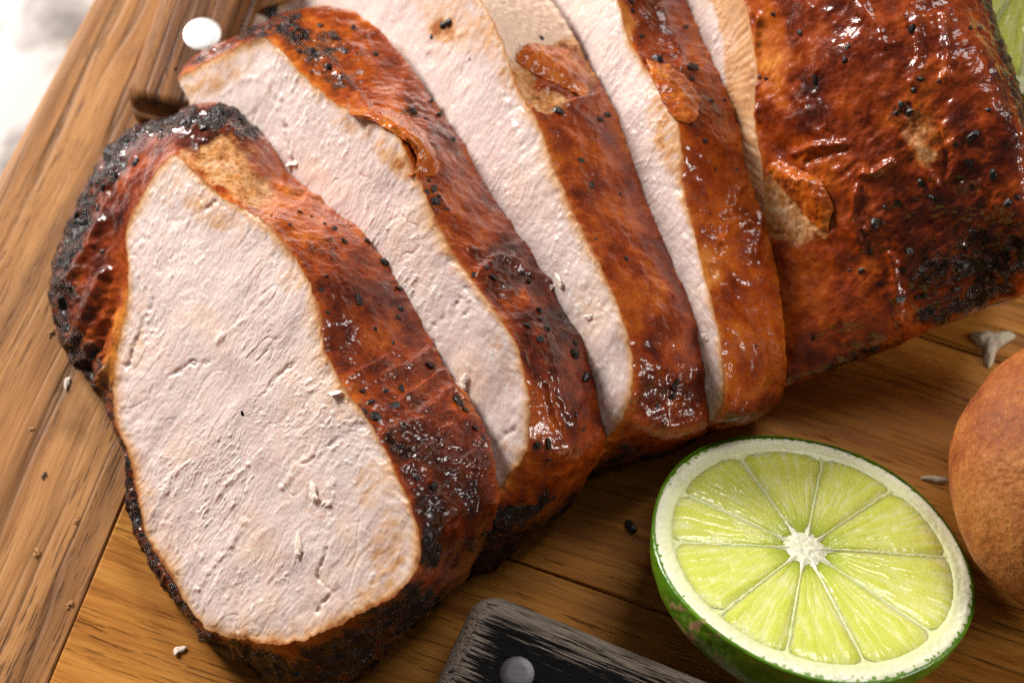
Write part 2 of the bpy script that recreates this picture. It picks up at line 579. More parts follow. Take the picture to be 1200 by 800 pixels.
def clip_half(poly, p, n):
    """keep the side where (x - p).n >= 0"""
    out = []
    for a, b in zip(poly, poly[1:] + poly[:1]):
        da, db = (a - p) @ n, (b - p) @ n
        if da >= 0:
            out.append(a)
        if da * db < 0:
            out.append(a + (b - a) * da / (da - db))
    return out


TABLE_Z, BOARD_T = -44.1, 44.0
bm = bmesh.new()
bmesh.ops.create_grid(bm, x_segments=4, y_segments=4, size=1.2)
me = bpy.data.meshes.new('tabletop')
bm.to_mesh(me)
bm.free()
me.materials.append(M['table'])
table = bpy.data.objects.new('tabletop', me)
table.location = (0, 0, TABLE_Z * S)
col.objects.link(table)
table['kind'] = 'structure'

BOARD_BASE = np.array([0.0, 0.0, -BOARD_T])
board = thing('cutting_board', 'warm brown wooden cutting board with dark seams carrying the sliced roast', 'cutting board', BOARD_BASE)
s0, s1 = at_z(158., 556., 0.)[:2], at_z(58., 795., 0.)[:2]
e0, e1 = at_z(104., 0., 0.)[:2], at_z(0., 196., 0.)[:2]
sd = (s1 - s0) / np.linalg.norm(s1 - s0)
ed = (e1 - e0) / np.linalg.norm(e1 - e0)
sn = np.array([-sd[1], sd[0]])
sn = sn if sn[0] > 0 else -sn
en = np.array([-ed[1], ed[0]])
en = en if en[0] > 0 else -en
seam_n = sn
# end plank: between outer edge line and seam line
big = [np.array(p, float) for p in ((-300, -230), (330, -230), (330, 260), (-300, 260))]
P = clip_half(big, e0, en)
P = clip_half(P, s0 - seam_n * 0.15, -seam_n)
gd = (sd + ed) / 2
poly_slab('plank', P, -BOARD_T, 0.0, M['end_plank'], board, BOARD_BASE, math.atan2(gd[1], gd[0]) + math.pi, 0.3, 2, (e0, en, 3.0))
m0, m1 = at_z(585., 650., 0.)[:2], at_z(795., 724., 0.)[:2]
md = (m1 - m0) / np.linalg.norm(m1 - m0)
mn = np.array([-md[1], md[0]])
q0 = at_z(1060., 388., 0.)[:2]
gap = abs((q0 - m0) @ mn)
for k in range(-3, 5):
    P = clip_half(big, s0 + seam_n * 0.15, seam_n)
    P = clip_half(P, m0 + mn * (gap * k + 0.13), mn)
    if len(P) > 2:
        P = clip_half(P, m0 + mn * (gap * (k + 1) - 0.13), -mn)
    if len(P) > 2:
        o = poly_slab('plank', P, -BOARD_T, -0.05 * (k % 3), M['plank'], board, BOARD_BASE, math.atan2(md[1], md[0]), 0.3, 2)
        mm = M['plank'].copy()
        mm.name = 'board_wood_%s' % 'abcdefgh'[k + 3]
        for nd in mm.node_tree.nodes:
            if nd.type == 'MAPPING' and nd.inputs['Scale'].default_value[0] == 1.0 and nd.inputs['Location'].is_linked is False:
                nd.inputs['Location'].default_value = (k * 1.37, k * 0.71, k * 0.3)
        o.data.materials[0] = mm

# ------------------------------------------------------------------ the roast
def axis(alpha):
    a = math.radians(alpha)
    return np.array([math.cos(a), math.sin(a), 0]), np.array([math.sin(a), -math.cos(a), 0])


def slice_frame(alpha, tilt, p0):
    a, u = axis(alpha)
    t = math.radians(tilt)
    n = -a * math.sin(t) + np.array([0, 0, math.cos(t)])
    v = a * math.cos(t) + np.array([0, 0, math.sin(t)])
    return dict(a=a, u=u, v=v, n=n, p=np.asarray(p0, float))


def face_relief(P, f, seed):
    """cut-face relief in mm: fibres, torn flecks, cracks"""
    d = P - f['p']
    U, W = d @ f['u'], d @ f['v']
    w1 = pn(np.stack([U / 9, W / 9, 0 * U], -1), seed + 50) * 2.0
    ang = math.radians(105)
    x = U * math.cos(ang) + W * math.sin(ang) + w1
    y = -U * math.sin(ang) + W * math.cos(ang) + 0.8 * pn(np.stack([U / 5, W / 5, 0 * U], -1), seed + 51)
    z = np.zeros_like(x) + seed * 3.7
    big = fbm(np.stack([x / 14, y / 9, z], -1), 2, seed)
    fib = fbm(np.stack([x / 3.0, y / 1.0, z], -1), 4, seed + 5, 0.62)
    flk = fbm(np.stack([x / 1.9, y / 0.85, z + 9], -1), 4, seed + 11, 0.65)
    dens = smooth(-0.25, 0.35, pn(np.stack([U / 13, W / 13, z], -1), seed + 21))
    fleck = np.clip((flk - 0.12) * 3.2, 0, 1) * (0.35 + 0.65 * dens)
    ck = np.abs(pn(np.stack([x / 11, y / 4.0, z + 4], -1), seed + 31))
    cmask = smooth(0.05, 0.35, pn(np.stack([U / 11, W / 11, z + 2], -1), seed + 32))
    crack = np.clip(1 - ck / 0.045, 0, 1) * cmask
    gran = fbm(np.stack([x / 0.75, y / 0.55, z], -1), 2, seed + 41)
    gr2 = fbm(np.stack([x / 0.45, y / 0.32, z], -1), 2, seed + 43)
    h = 0.5 * big + 0.15 * fib + 0.20 * fleck - 0.16 * crack + 0.06 * gran + 0.05 * gr2 * (0.4 + dens)
    streak = fbm(np.stack([x / 7.0, y / 0.42, z + 6], -1), 3, seed + 61, 0.6)
    h = h + 0.05 * streak
    return h, fleck * 0.8 + 0.55 * np.clip(streak, -0.6, 0.6)


def paint(px, seed, spec):
    """surface marks of the skin; px is where each point shows in the photograph"""
    w = np.stack([fbm(np.c_[px / 22, 0 * px[:, 0] + seed], 3, 61), fbm(np.c_[px / 22, 0 * px[:, 0] + seed + 5], 3, 62)], -1) * 16
    q = px + w
    hue = np.full(len(px), spec.get('hue0', 0.5))
    for b in spec.get('hue', []):
        g = blobs(q, [(*b[:5], 1.0)])
        hue = hue * (1 - g) + b[5] * g
    char = blobs(q, spec.get('char', []))
    bare = blobs(q, spec.get('bare', []))
    return hue, char, bare


def loft(rings, lens):
    """through rings (k, N, 3) at rows lens in [0,1]"""
    k = len(rings)
    K = np.asarray(rings)
    T = np.minimum(lens * (k - 1), k - 1 - 1e-9)
    sh = K.shape
    return spline(K.reshape(k, -1), T, closed=False).reshape(len(T), *sh[1:])


PAINT = {}


def skin_relief(P, px, char, bare, f, seed, spec):
    x, y, z = P @ f['a'], P @ f['u'], P[:, 2]
    wr = ridged(np.stack([x / 7.0, y / 3.0, z / 5.0], -1), 3, seed + 71)
    wm = 0.5 + 0.6 * blobs(px, spec.get('wrinkle', [])) if spec.get('wrinkle') else 0.6
    fine = fbm(np.stack([x / 1.6, y / 0.9, z / 1.2], -1), 3, seed + 81, 0.6)
    lump = fbm(np.stack([x / 5, y / 5, z / 5], -1), 2, seed + 83)
    cl = ridged(P / 2.6, 3, seed + 91) - 0.55
    c2 = ridged(P / 5.5, 2, seed + 95) - 0.5
    sk = 1 - np.clip(bare, 0, 1)
    wr2 = ridged(np.stack([x / 3.2, y / 1.2, z / 2.2], -1), 2, seed + 73)
    h = sk * (0.17 * (wr2 - 0.6) * smooth(-0.3, 0.3, lump) + 0.45 * lump + 0.70 * wm * wm * (wr - 0.6)) + 0.09 * fine + np.clip(char, 0, 1) * (0.7 * cl + 1.1 * c2 + 0.25 * fine)
    h = h + np.clip(bare, 0, 1) * (0.25 * fine - 0.5)
    for pts, wd, ht in spec.get('ridges', []):
        jit = 2.5 * pn(np.c_[px / 9, 0 * px[:, 0]], 77)
        d = np.abs(line_dist(px, pts) + jit)
        h = h + ht * np.exp(-(d / wd) ** 2)
    return h


def make_slice(label, rows, f, T, spec, seed, NA=900, NR=90, NF=130, cutback=1.0, name='meat_slice'):
    """rows: (front px, middle px or None, back px or None, outward bulge mm)"""
    n, u, v = f['n'], f['u'], f['v']
    F = np.array([at_plane(*map(float, r[0]), f['p'], n) for r in rows])
    F[:, 2] = np.maximum(F[:, 2], 0.6)
    cen = F.mean(0)
    B, Mi = [], []
    for r, p in zip(rows, F):
        out = p - cen
        out /= np.linalg.norm(out)
        if r[2] is None:
            b = p - n * T - out * 2.0
            b[2] = max(b[2], 0.5)
        elif len(r[2]) == 3:
            b = at_z(*map(float, r[2]))
        else:
            b = at_plane(*map(float, r[2]), f['p'] - n * T, n)
        if r[1] and len(r[1]) == 3:
            m = at_z(*map(float, r[1]))
        elif r[1]:
            m = at_plane(*map(float, r[1]), f['p'] - n * T * 0.5, n)
        else:
            m = (p + b) / 2 + out * r[3] * 0.4
        B.append(b)
        Mi.append(m)
    tp = even_params(F, NA)
    rf, rm, rb = spline(F, tp), spline(Mi, tp), spline(B, tp)
    jit = fbm(rf / 3.0, 3, seed + 7)[:, None]
    out = rf - cen
    out /= np.linalg.norm(out, axis=1)[:, None]
    jf = out * (jit * 0.7 + 0.30 * fbm(rf / 0.9, 2, seed + 8)[:, None])
    jb = out * (np.roll(jit, 40, 0) * 1.0 + 0.40 * fbm(rb / 0.9, 2, seed + 9)[:, None])
    s = np.linspace(0, 1, NR)
    # quadratic through three rings
    l0, l1, l2 = (2 * (s - .5) * (s - 1))[:, None, None], (-4 * s * (s - 1))[:, None, None], (2 * s * (s - .5))[:, None, None]
    G = l0 * rf + l1 * rm + l2 * rb
    G = G + np.exp(-s * 11)[:, None, None] * jf + np.exp(-(1 - s) * 11)[:, None, None] * jb
    rf, rb = rf + jf, rb + jb
    N = grid_normals(G, True)
    mid = G[NR // 2]
    if ((mid - cen) * N[NR // 2]).sum(1).mean() < 0:
        N = -N
    V = G.reshape(-1, 3)
    px = to_px(V)
    hue, char, bare = paint(px, seed, spec)
    sv = np.repeat(s, NA)
    hz = np.maximum(np.exp(-sv * 14), 0.8 * np.exp(-(1 - sv) * 16))
    hue = hue - 0.03 + 0.36 * fbm(V / 6, 3, seed + 3) + 0.30 * hz * (1 - char)
    low = smooth(17, 6, V[:, 2] + 2.5 * fbm(V / 5, 2, seed + 6))
    char = np.clip(np.maximum(char, spec.get('lowchar', 0.0) * low) + 0.25 * char * fbm(V / 3, 2, seed + 4), 0, 1)
    h = skin_relief(V, px, char, bare, f, seed, spec)
    fade = np.minimum(smooth(0, 0.10, sv), smooth(1.0, 0.92, sv))
    V = V + (N.reshape(-1, 3) * (h * fade)[:, None])
    V[:, 2] = np.maximum(V[:, 2], 0.15)
    base = np.array([cen[0], cen[1], 0.0])
    root = thing(name, label, 'meat', base, 'slices of the carved roast')
    sk = link_mesh('skin', V, grid_quads(NR, NA, True), M['skin'], root, base=base,
                   attrs=dict(hue=hue, char=char, bare=bare))
    # cut face: concentric rows towards the middle
    r = np.concatenate([[1.0], np.linspace(0.992, 0.012, NF)])
    C = cen + (rf - cen) * r[:, None, None]
    Vf = C.reshape(-1, 3)
    pxf = to_px(Vf)
    h, fl = face_relief(Vf, f, seed)
    rv = np.repeat(r, NA)
    dist = (1 - rv) * np.tile(np.linalg.norm(rf - cen, axis=1), len(r))
    for pts, wd, ht in spec.get('cuts', []):
        h = h + 0.55 * ht * np.exp(-((line_dist(pxf, pts) + 3.5 * pn(np.c_[pxf / 7, 0 * pxf[:, 0]], 78)) / (wd * 0.75)) ** 2) * (0.6 + 0.8 * pn(np.c_[pxf / 12, 0 * pxf[:, 0]], 79))
    edge = np.exp(-dist / 1.1) * 0.75 + 0.50 * np.exp(-dist / (2.2 * spec.get('edge', 2.6))) * (1 + 0.8 * fbm(Vf / 6, 2, seed + 15))
    edge = np.maximum(edge, (1.0 + 1.1 * fbm(np.stack([(Vf - f['p']) @ f['u'] / 1.1, (Vf - f['p']) @ f['v'] / 3.0, 0 * dist + seed], -1), 3, 16)) * blobs(pxf + 8 * fbm(np.c_[pxf / 25, 0 * pxf[:, 0]], 2, 63)[:, None], spec.get('tan', [])))
    # streaks that run in from the rim
    ai = np.tile(np.arange(NA) * 1.0, len(r))
    rimn = 0.55 * pn(np.stack([ai * 0.17 + 0.6 * pn(Vf / 2.5, 65), dist / 6.0, 0 * dist + seed], -1), 64) + 0.6 * pn(np.stack([ai * 0.055 + 0.5 * pn(Vf / 4, 67), dist / 4.0, 0 * dist + seed], -1), 66)
    h = h + 0.40 * rimn * np.exp(-dist / 4.5)
    edge = edge + 0.35 * rimn * np.exp(-dist / 4.0)
    k = smooth(0, 1.2, dist)
    Vf = Vf + n * (h * k)[:, None]
    Vf[:, 2] = np.maximum(Vf[:, 2], 0.15)
    link_mesh('cut_face', Vf, grid_quads(len(r), NA, True)[:, ::-1], M['meat'], root, base=base, attrs=dict(edge=edge, fleck=fl * k))
    # back face, hidden against the next slice
    rr = np.array([1.0, 0.96, 0.6, 0.02])
    cb = rb.mean(0)
    Cb = (cb + (rb - cb) * rr[:, None, None]).reshape(-1, 3)
    Cb[:, 2] = np.maximum(Cb[:, 2], 0.15)
    link_mesh('back_face', Cb, grid_quads(len(rr), NA, True), M['meat'], root, base=base,
              attrs=dict(edge=np.zeros(len(Cb)), fleck=np.zeros(len(Cb))))
    return root, dict(F=F, B=np.array(B))


# ---- slice one, lying in front
pA = at_z(137., 440., 11.0)
fA = slice_frame(24, 40, pA)
rowsA = [
    ((200, 182), (196, 138, 20), (215, 160, 8), 1), ((228, 200), (250, 124, 24), (268, 145, 14), 1), ((262, 232), (290, 165, 27), (312, 160), 1),
    ((292, 246), None, (345, 198), 1.0), ((322, 270), None, (385, 235), 1.2), ((350, 308), None, (432, 272), 1.4),
    ((374, 360), None, (470, 330), 1.4), ((382, 412), None, (502, 392), 1.4), ((408, 458), None, (530, 440), 1.4),
    ((440, 505), None, (566, 494), 1.4), ((468, 562), None, (581, 548), 1.4), ((489, 615), None, (583, 600), 1.4),
    ((492, 660), (548, 662, 17), (560, 640, 8), 1), ((468, 692), (505, 712, 11), (510, 700, 1), 1), ((425, 718), (455, 757, 8), (455, 745, 0.3), 1),
    ((385, 737), (410, 797, 6), (410, 785, 0.3), 1), ((340, 752), (340, 806, 5), (345, 795, 0.3), 1), ((298, 752), (285, 778, 4), (292, 768, 0.3), 1),
    ((250, 740), (240, 752, 3.5), (248, 746, 0.3), 1), ((222, 712), (215, 717, 3), (222, 712, 0.3), 1), ((200, 675), (188, 680, 4), (196, 674, 0.3), 1),
    ((174, 632), (162, 632, 4), (172, 624, 0.3), 1), ((164, 596), (149, 588, 4), (162, 586, 0.3), 1), ((150, 530), (147, 532, 5), (156, 530, 0.3), 1),
    ((133, 485), (122, 472, 5), (140, 470, 0.3), 1), ((134, 430), (84, 420, 5), (100, 420, 0.3), 1), ((146, 370), (62, 356, 6), (82, 358, 0.3), 1),
    ((150, 315), (72, 292, 8), (92, 298, 0.3), 1), ((148, 270), (94, 234, 11), (115, 250, 0.5), 1), ((168, 225), (138, 164, 15), (160, 190, 2), 1)]
specA = dict(hue0=0.42, lowchar=0.75,
    hue=[(340, 235, 70, 45, 40, 0.72), (400, 290, 45, 35, 40, 0.55), (440, 395, 30, 22, 40, 0.75), (420, 350, 40, 40, 0, 0.30), (500, 420, 30, 40, 60, 0.42),
         (530, 470, 26, 18, 20, 0.62), (440, 440, 45, 30, 0, 0.42), (530, 590, 60, 90, -10, 0.16), (110, 380, 26, 75, 15, 0.55), (140, 400, 18, 70, 15, 0.85),
         (470, 700, 60, 18, -25, 0.4), (330, 765, 80, 14, 10, 0.5), (185, 640, 30, 60, -25, 0.5), (140, 270, 26, 90, 25, 0.26), (225, 160, 60, 26, -10, 0.28)],
    char=[(126, 190, 20, 50, 25, 0.85), (90, 270, 15, 60, 20, 0.85), (180, 146, 60, 17, -15, 0.9), (245, 138, 55, 14, -8, 0.9), (285, 150, 18, 16, 0, 0.8), (72, 340, 15, 50, 0, 0.8),
          (90, 410, 22, 40, -30, 0.65), (110, 445, 14, 20, 0, 0.4), (470, 520, 28, 22, 30, 0.6), (505, 640, 14, 28, 0, 1.0), (430, 490, 24, 16, 30, 0.45),
          (540, 650, 40, 20, -30, 0.5), (470, 720, 70, 24, -30, 0.9), (400, 770, 60, 28, -25, 1.0), (320, 785, 60, 20, 10, 0.95), (270, 765, 30, 14, 10, 0.7),
          (210, 700, 16, 30, -30, 0.7), (155, 600, 10, 25, 0, 0.9), (380, 290, 16, 9, 20, 0.5)],
    bare=[(262, 190, 34, 26, 25, 1.0), (285, 212, 38, 22, 30, 0.9), (225, 188, 20, 22, 0, 0.5), (170, 580, 12, 20, 0, 0.9)],
    wrinkle=[(500, 530, 90, 70, 50, 1.0), (110, 380, 50, 110, 15, 0.9)],
    ridges=[([(395, 450), (430, 432), (450, 420)], 4, 0.7), ([(450, 440), (480, 428), (510, 405)], 4, 0.9), ([(470, 470), (510, 440), (540, 430)], 4, 0.8),
            ([(500, 480), (530, 455), (555, 470)], 5, 0.8), ([(440, 515), (470, 500), (500, 490)], 5, 0.8), ([(460, 560), (500, 525), (530, 500)], 5, 0.7),
            ([(490, 600), (530, 560), (560, 520)], 5, 0.6), ([(558, 540), (556, 600), (550, 640)], 4, 0.9), ([(330, 220), (372, 232), (392, 235)], 4, 0.5),
            ([(85, 400), (105, 360), (125, 320)], 6, 1.2), ([(100, 430), (122, 390), (140, 345)], 6, -1.2), ([(78, 330), (100, 300), (118, 260)], 6, 0.9),
            ([(115, 450), (135, 410), (150, 360)], 5, 0.8), ([(135, 455), (143, 410), (148, 380)], 4, -0.9)],
    cuts=[([(148, 430), (165, 385), (182, 350)], 3, -0.9), ([(200, 440), (225, 425), (245, 425)], 3, -0.6), ([(395, 690), (378, 705), (372, 715)], 3, -0.7),
          ([(385, 640), (370, 675), (385, 690)], 2.5, -0.7), ([(310, 460), (335, 430), (350, 420)], 3, -0.6), ([(235, 600), (262, 570), (290, 545)], 4, 0.6),
          ([(230, 690), (262, 650), (285, 610)], 4, 0.7), ([(180, 600), (200, 560), (215, 545)], 4, 0.4), ([(330, 570), (350, 545), (365, 530)], 4, 0.5),
          ([(255, 400), (285, 375), (310, 350)], 4, 0.5), ([(385, 520), (420, 500), (445, 490)], 4, -0.5), ([(200, 260), (235, 250), (255, 235)], 4, -0.5)],
    tan=[(400, 470, 26, 30, 30, 0.45), (440, 560, 30, 40, 20, 0.5), (455, 640, 28, 50, 0, 0.6), (440, 690, 50, 16, -25, 0.55), (175, 590, 10, 22, 0, 0.5), (250, 250, 46, 18, 30, 0.55),
         (345, 330, 26, 18, 40, 0.45), (200, 225, 20, 26, 0, 0.35), (370, 600, 14, 10, 0, 0.45), (160, 380, 10, 60, 8, 0.4)], edge=2.2)
TA = 21.0
slice_a, infoA = make_slice('large front slice of roast lying with its whole pale cut face in view', rowsA, fA, TA, specA, 1, NA=1000, NR=100, NF=170)


def touch(px, py, finfo, T, lift):
    """point on the back plane of a slice under a pixel"""
    return at_plane(float(px), float(py), finfo['p'] - finfo['n'] * (T + lift), finfo['n'])


# ---- slice two
fB = slice_frame(30, 46, touch(500, 392, fA, TA, 0.6))
rowsB = [
    ((188, 140), (182, 130), None, 1), ((205, 96), (200, 88), None, 1), ((250, 68), (245, 60), None, 1), ((300, 46), (298, 34), (338, 20), 1),
    ((322, 52), (345, 22), (395, 8), 0.5), ((352, 84), None, (440, 32), 0.8), ((390, 118), None, (480, 78), 1.2), ((432, 138), None, (512, 124), 1.4), ((466, 160), None, (540, 164), 1.4),
    ((486, 200), None, (566, 208), 1.4), ((512, 258), None, (602, 258), 1.4), ((536, 302), None, (634, 300), 1.4), ((572, 352), None, (664, 352), 1.4),
    ((602, 396), None, (693, 402), 1.4), ((616, 440), None, (706, 450), 1.4), ((622, 490), None, (714, 486), 1.2), ((616, 530), (676, 534), (716, 508), 1), ((590, 568), (640, 590), (694, 552), 1),
    ((550, 610), (600, 632), (660, 600), 1), ((490, 650), (530, 690), (600, 610), 1), ((410, 660), None, None, 0.5), ((330, 600), None, None, 0.5), ((250, 470), None, None, 0.5), ((190, 340), None, None, 0.5), ((170, 230), None, None, 0.5)]
specB = dict(hue0=0.45, lowchar=0.8,
    hue=[(385, 60, 60, 40, 30, 0.70), (440, 110, 40, 40, 30, 0.62), (490, 170, 36, 40, 50, 0.42), (545, 250, 36, 50, 55, 0.48), (530, 230, 22, 26, 0, 0.58), (590, 320, 40, 50, 55, 0.25), (640, 390, 40, 60, 60, 0.2),
         (600, 350, 18, 14, 0, 0.6), (665, 470, 40, 50, 60, 0.36), (640, 500, 14, 50, 5, 0.55), (625, 560, 60, 22, -35, 0.55), (200, 110, 14, 40, 20, 0.55), (560, 620, 50, 30, -35, 0.3)],
    char=[(345, 40, 38, 16, 40, 0.75), (380, 60, 18, 30, 40, 0.65), (330, 28, 26, 12, -20, 0.9), (395, 95, 22, 10, 30, 0.6), (300, 38, 20, 10, -20, 0.8), (250, 62, 30, 6, -20, 0.6), (195, 110, 8, 30, 15, 0.7), (484, 130, 26, 12, 10, 0.45),
          (660, 380, 26, 20, 20, 0.45), (595, 330, 18, 26, 30, 0.45), (580, 620, 40, 24, -40, 0.85), (620, 600, 40, 14, -40, 0.8), (510, 240, 12, 12, 0, 0.5)],
    wrinkle=[(385, 60, 60, 50, 40, 0.9), (590, 320, 40, 40, 0, 0.8), (480, 150, 30, 40, 0, 0.5)],
    ridges=[([(560, 320), (585, 300), (610, 312), (640, 330)], 5, 0.7), ([(640, 450), (650, 490), (655, 500)], 4, 0.8), ([(650, 430), (655, 465), (668, 490)], 5, 0.5),
            ([(360, 50), (400, 90), (430, 125)], 5, 0.7), ([(345, 30), (380, 40), (420, 60)], 5, 0.6)],
    cuts=[([(345, 190), (338, 170), (335, 150)], 3, -1.0), ([(540, 350), (520, 370), (500, 390)], 3, -0.5), ([(310, 80), (325, 110), (330, 140)], 5, 0.6), ([(605, 500), (580, 520), (570, 545)], 2.5, -0.8),
          ([(545, 370), (555, 350), (548, 338)], 3, -0.8), ([(260, 110), (280, 95), (300, 90)], 4, 0.5)],
    tan=[(470, 190, 45, 16, 38, 0.75), (410, 150, 30, 12, 30, 0.5), (250, 95, 55, 16, -25, 0.55), (215, 120, 22, 22, 0, 0.5), (590, 430, 14, 60, -15, 0.35), (600, 540, 24, 30, 0, 0.45)], edge=1.8)
slice_b, infoB = make_slice('second slice of roast, its skin strip torn into a curled flap and dotted with pepper', rowsB, fB, 20.0, specB, 2)

# ---- slice three
fC = slice_frame(24, 53, touch(602, 258, fB, 20.0, 0.6))
rowsC = [
    ((300, 60), None, None, 1), ((330, 10), None, None, 1), ((400, -40), None, (560, -75), 1), ((480, -60), None, (600, -55), 1.0), ((555, -10), None, (632, -14), 1.0),
    ((588, 48), None, (662, 22), 1.2), ((606, 100), None, (688, 72), 1.4), ((632, 146), None, (712, 112), 1.4), ((650, 196), None, (736, 168), 1.4), ((676, 256), None, (762, 236), 1.4),
    ((706, 316), None, (794, 306), 1.4), ((730, 372), None, (822, 368), 1.4), ((742, 422), None, (834, 424), 1.4), ((738, 466), None, (840, 468), 1.2), ((722, 500), (790, 511), (838, 490), 1),
    ((690, 530), (748, 536), (806, 522), 1), ((640, 560), (672, 568), (740, 540), 1), ((570, 590), (600, 610), (690, 570), 1), ((480, 560), None, None, 0.5), ((400, 440), None, None, 0.5), ((330, 300), None, None, 0.5), ((290, 160), None, None, 0.5)]
specC = dict(hue0=0.44, lowchar=0.7,
    hue=[(700, 170, 60, 70, 60, 0.54), (720, 250, 30, 50, 60, 0.50), (660, 130, 30, 20, 0, 0.50), (760, 345, 22, 20, 0, 0.72), (800, 330, 16, 50, -20, 0.36), (770, 400, 50, 26, 0, 0.42), (790, 460, 44, 34, 0, 0.22),
         (735, 345, 14, 50, -20, 0.55), (690, 540, 80, 20, -30, 0.6), (750, 520, 50, 10, -15, 0.4)],
    char=[(790, 460, 22, 14, 0, 0.4), (820, 420, 8, 30, 0, 0.25), (690, 560, 90, 8, -32, 0.7), (770, 490, 20, 8, 0, 0.35)],
    bare=[(560, -20, 80, 70, 0, 1.8), (600, 40, 40, 44, 40, 1.7), (640, 20, 40, 44, 40, 1.8), (680, 80, 20, 30, 0, 0.6), (628, 118, 40, 10, 0, 0.9), (610, 90, 20, 40, -20, 0.8)],
    wrinkle=[(790, 460, 50, 40, 0, 0.5)], ridges=[([(650, 124), (680, 118), (700, 112)], 4, 0.8)],
    cuts=[([(590, 110), (600, 140), (610, 165)], 4, 0.7), ([(700, 430), (690, 445), (680, 460)], 4, 0.3), ([(500, 60), (530, 45), (560, 30)], 5, 0.4), ([(715, 350), (700, 372), (690, 380)], 4, -0.4)],
    tan=[(520, 34, 17, 17, 0, 1.1), (545, 25, 70, 36, 25, 0.55), (630, 120, 30, 26, 40, 0.55), (470, 60, 40, 60, 40, 0.15), (600, 70, 30, 40, 0, 0.5), (690, 300, 14, 60, -25, 0.4)], edge=1.8)
slice_c, infoC = make_slice('third slice of roast, with a bare gap in its skin near the top', rowsC, fC, 20.0, specC, 3)

# ---- slice four
fD = slice_frame(18, 58, touch(762, 236, fC, 20.0, 0.6))
rowsD = [
    ((520, -40), None, None, 1), ((590, -100), None, None, 1), ((660, -110), None, (740, -130), 1), ((705, -60), None, (776, -70), 1.0), ((724, 0), None, (802, -4), 1.2), ((738, 50), None, (826, 50), 1.4),
    ((766, 92), None, (848, 98), 1.4), ((795, 150), None, (866, 150), 1.4), ((802, 220), None, (878, 206), 1.4), ((816, 282), None, (899, 268), 1.4), ((832, 345), None, (912, 330), 1.4), ((845, 400), None, (920, 392), 1.4),
    ((850, 450), None, (920, 446), 1.2), ((842, 488), (884, 490), (914, 470), 1), ((810, 504), (830, 506), (890, 486), 1), ((750, 520), (770, 520), (850, 500), 1), ((680, 540), None, None, 0.5), ((600, 480), None, None, 0.5), ((540, 340), None, None, 0.5), ((500, 180), None, None, 0.5), ((490, 60), None, None, 0.5)]
specD = dict(hue0=0.50, lowchar=0.45,
    hue=[(780, 40, 40, 70, -25, 0.38), (820, 110, 36, 40, -20, 0.34), (840, 180, 36, 36, 0, 0.52), (850, 260, 30, 30, 0, 0.55), (845, 300, 26, 26, 0, 0.72), (842, 322, 22, 20, 0, 0.80), (870, 360, 18, 40, -20, 0.42), (885, 400, 36, 50, -10, 0.64), (870, 450, 36, 20, 0, 0.6),
         (732, 30, 8, 60, -12, 0.85), (870, 485, 50, 10, -20, 0.35), (815, 60, 14, 50, -25, 0.6)],
    char=[(835, 130, 10, 10, 0, 0.3), (765, 40, 10, 30, -20, 0.25)],
    wrinkle=[(860, 270, 50, 40, 0, 1.0), (800, 60, 40, 70, 0, 0.5)],
    ridges=[([(845, 285), (852, 265), (865, 255), (880, 262)], 4, 0.9), ([(840, 295), (860, 280), (875, 270)], 3, -0.6), ([(855, 250), (862, 225), (872, 215)], 4, 0.8), ([(880, 300), (888, 275), (892, 250)], 5, 0.9),
            ([(775, 10), (790, 50), (800, 80)], 6, 0.6)],
    cuts=[], tan=[(780, 150, 18, 60, -12, 0.8), (720, 20, 10, 60, -10, 0.3)], edge=1.4)
slice_d, infoD = make_slice('fourth slice of roast, its orange skin folded over, next to the uncut joint', rowsD, fD, 17.0, specD, 4)

# ---- the uncut joint
def z_net(rows):
    return np.array([[at_z(float(x), float(y), float(z) * (1.12 if z > 10 else 1)) for x, y, z in r] for r in rows])


fL = slice_frame(17, 58, touch(893, 268, fD, 17.0, 0.05))


def joint_net(rows):
    """first column on the cut plane, the others at (x, y, height)"""
    out = []
    for r in rows:
        p0 = at_plane(float(r[0][0]), float(r[0][1]), fL['p'], fL['n'])
        p0[2] = max(p0[2], 0.8)
        out.append([p0] + [at_z(float(x), float(y), float(z)) for x, y, z in r[1:]])
    return np.array(out)


net = joint_net([
    [(690, 80), (820, 60, 2), (900, -20, 2), (1000, -60, 6)],
    [(650, -60), (770, -130, 12), (900, -170, 12), (1020, -150, 18)],
    [(740, -150), (850, -190, 36), (980, -200, 36), (1080, -150, 36)],
    [(830, -70), (930, -100, 47), (1050, -110, 48), (1125, -70, 44)],
    [(872, 0), (970, -10, 44), (1085, -20, 48), (1152, 20, 44)],
    [(886, 75), (990, 60, 42), (1105, 50, 48), (1172, 80, 45)],
    [(884, 135), (1000, 120, 39), (1115, 105, 46), (1188, 130, 45)],
    [(894, 205), (1005, 190, 34), (1120, 170, 42), (1201, 190, 42)],
    [(897, 280), (1012, 260, 28.5), (1126, 230, 37), (1208, 240, 38)],
    [(902, 350), (1018, 322, 23), (1132, 280, 31), (1212, 282, 32)],
    [(908, 412), (1024, 376, 18.5), (1136, 326, 25), (1210, 312, 26)],
    [(908, 455), (1026, 413, 13), (1138, 364, 17), (1202, 335, 20)],
    [(900, 455), (1015, 412, 5), (1128, 362, 8), (1190, 330, 10)],
    [(860, 420), (990, 370, 0.6), (1100, 320, 0.6), (1160, 300, 3)],
    [(790, 260), (900, 190, 0.6), (1000, 140, 0.6), (1090, 120, 3)]])
print('joint front z', net[:, 0, 2].round(1))
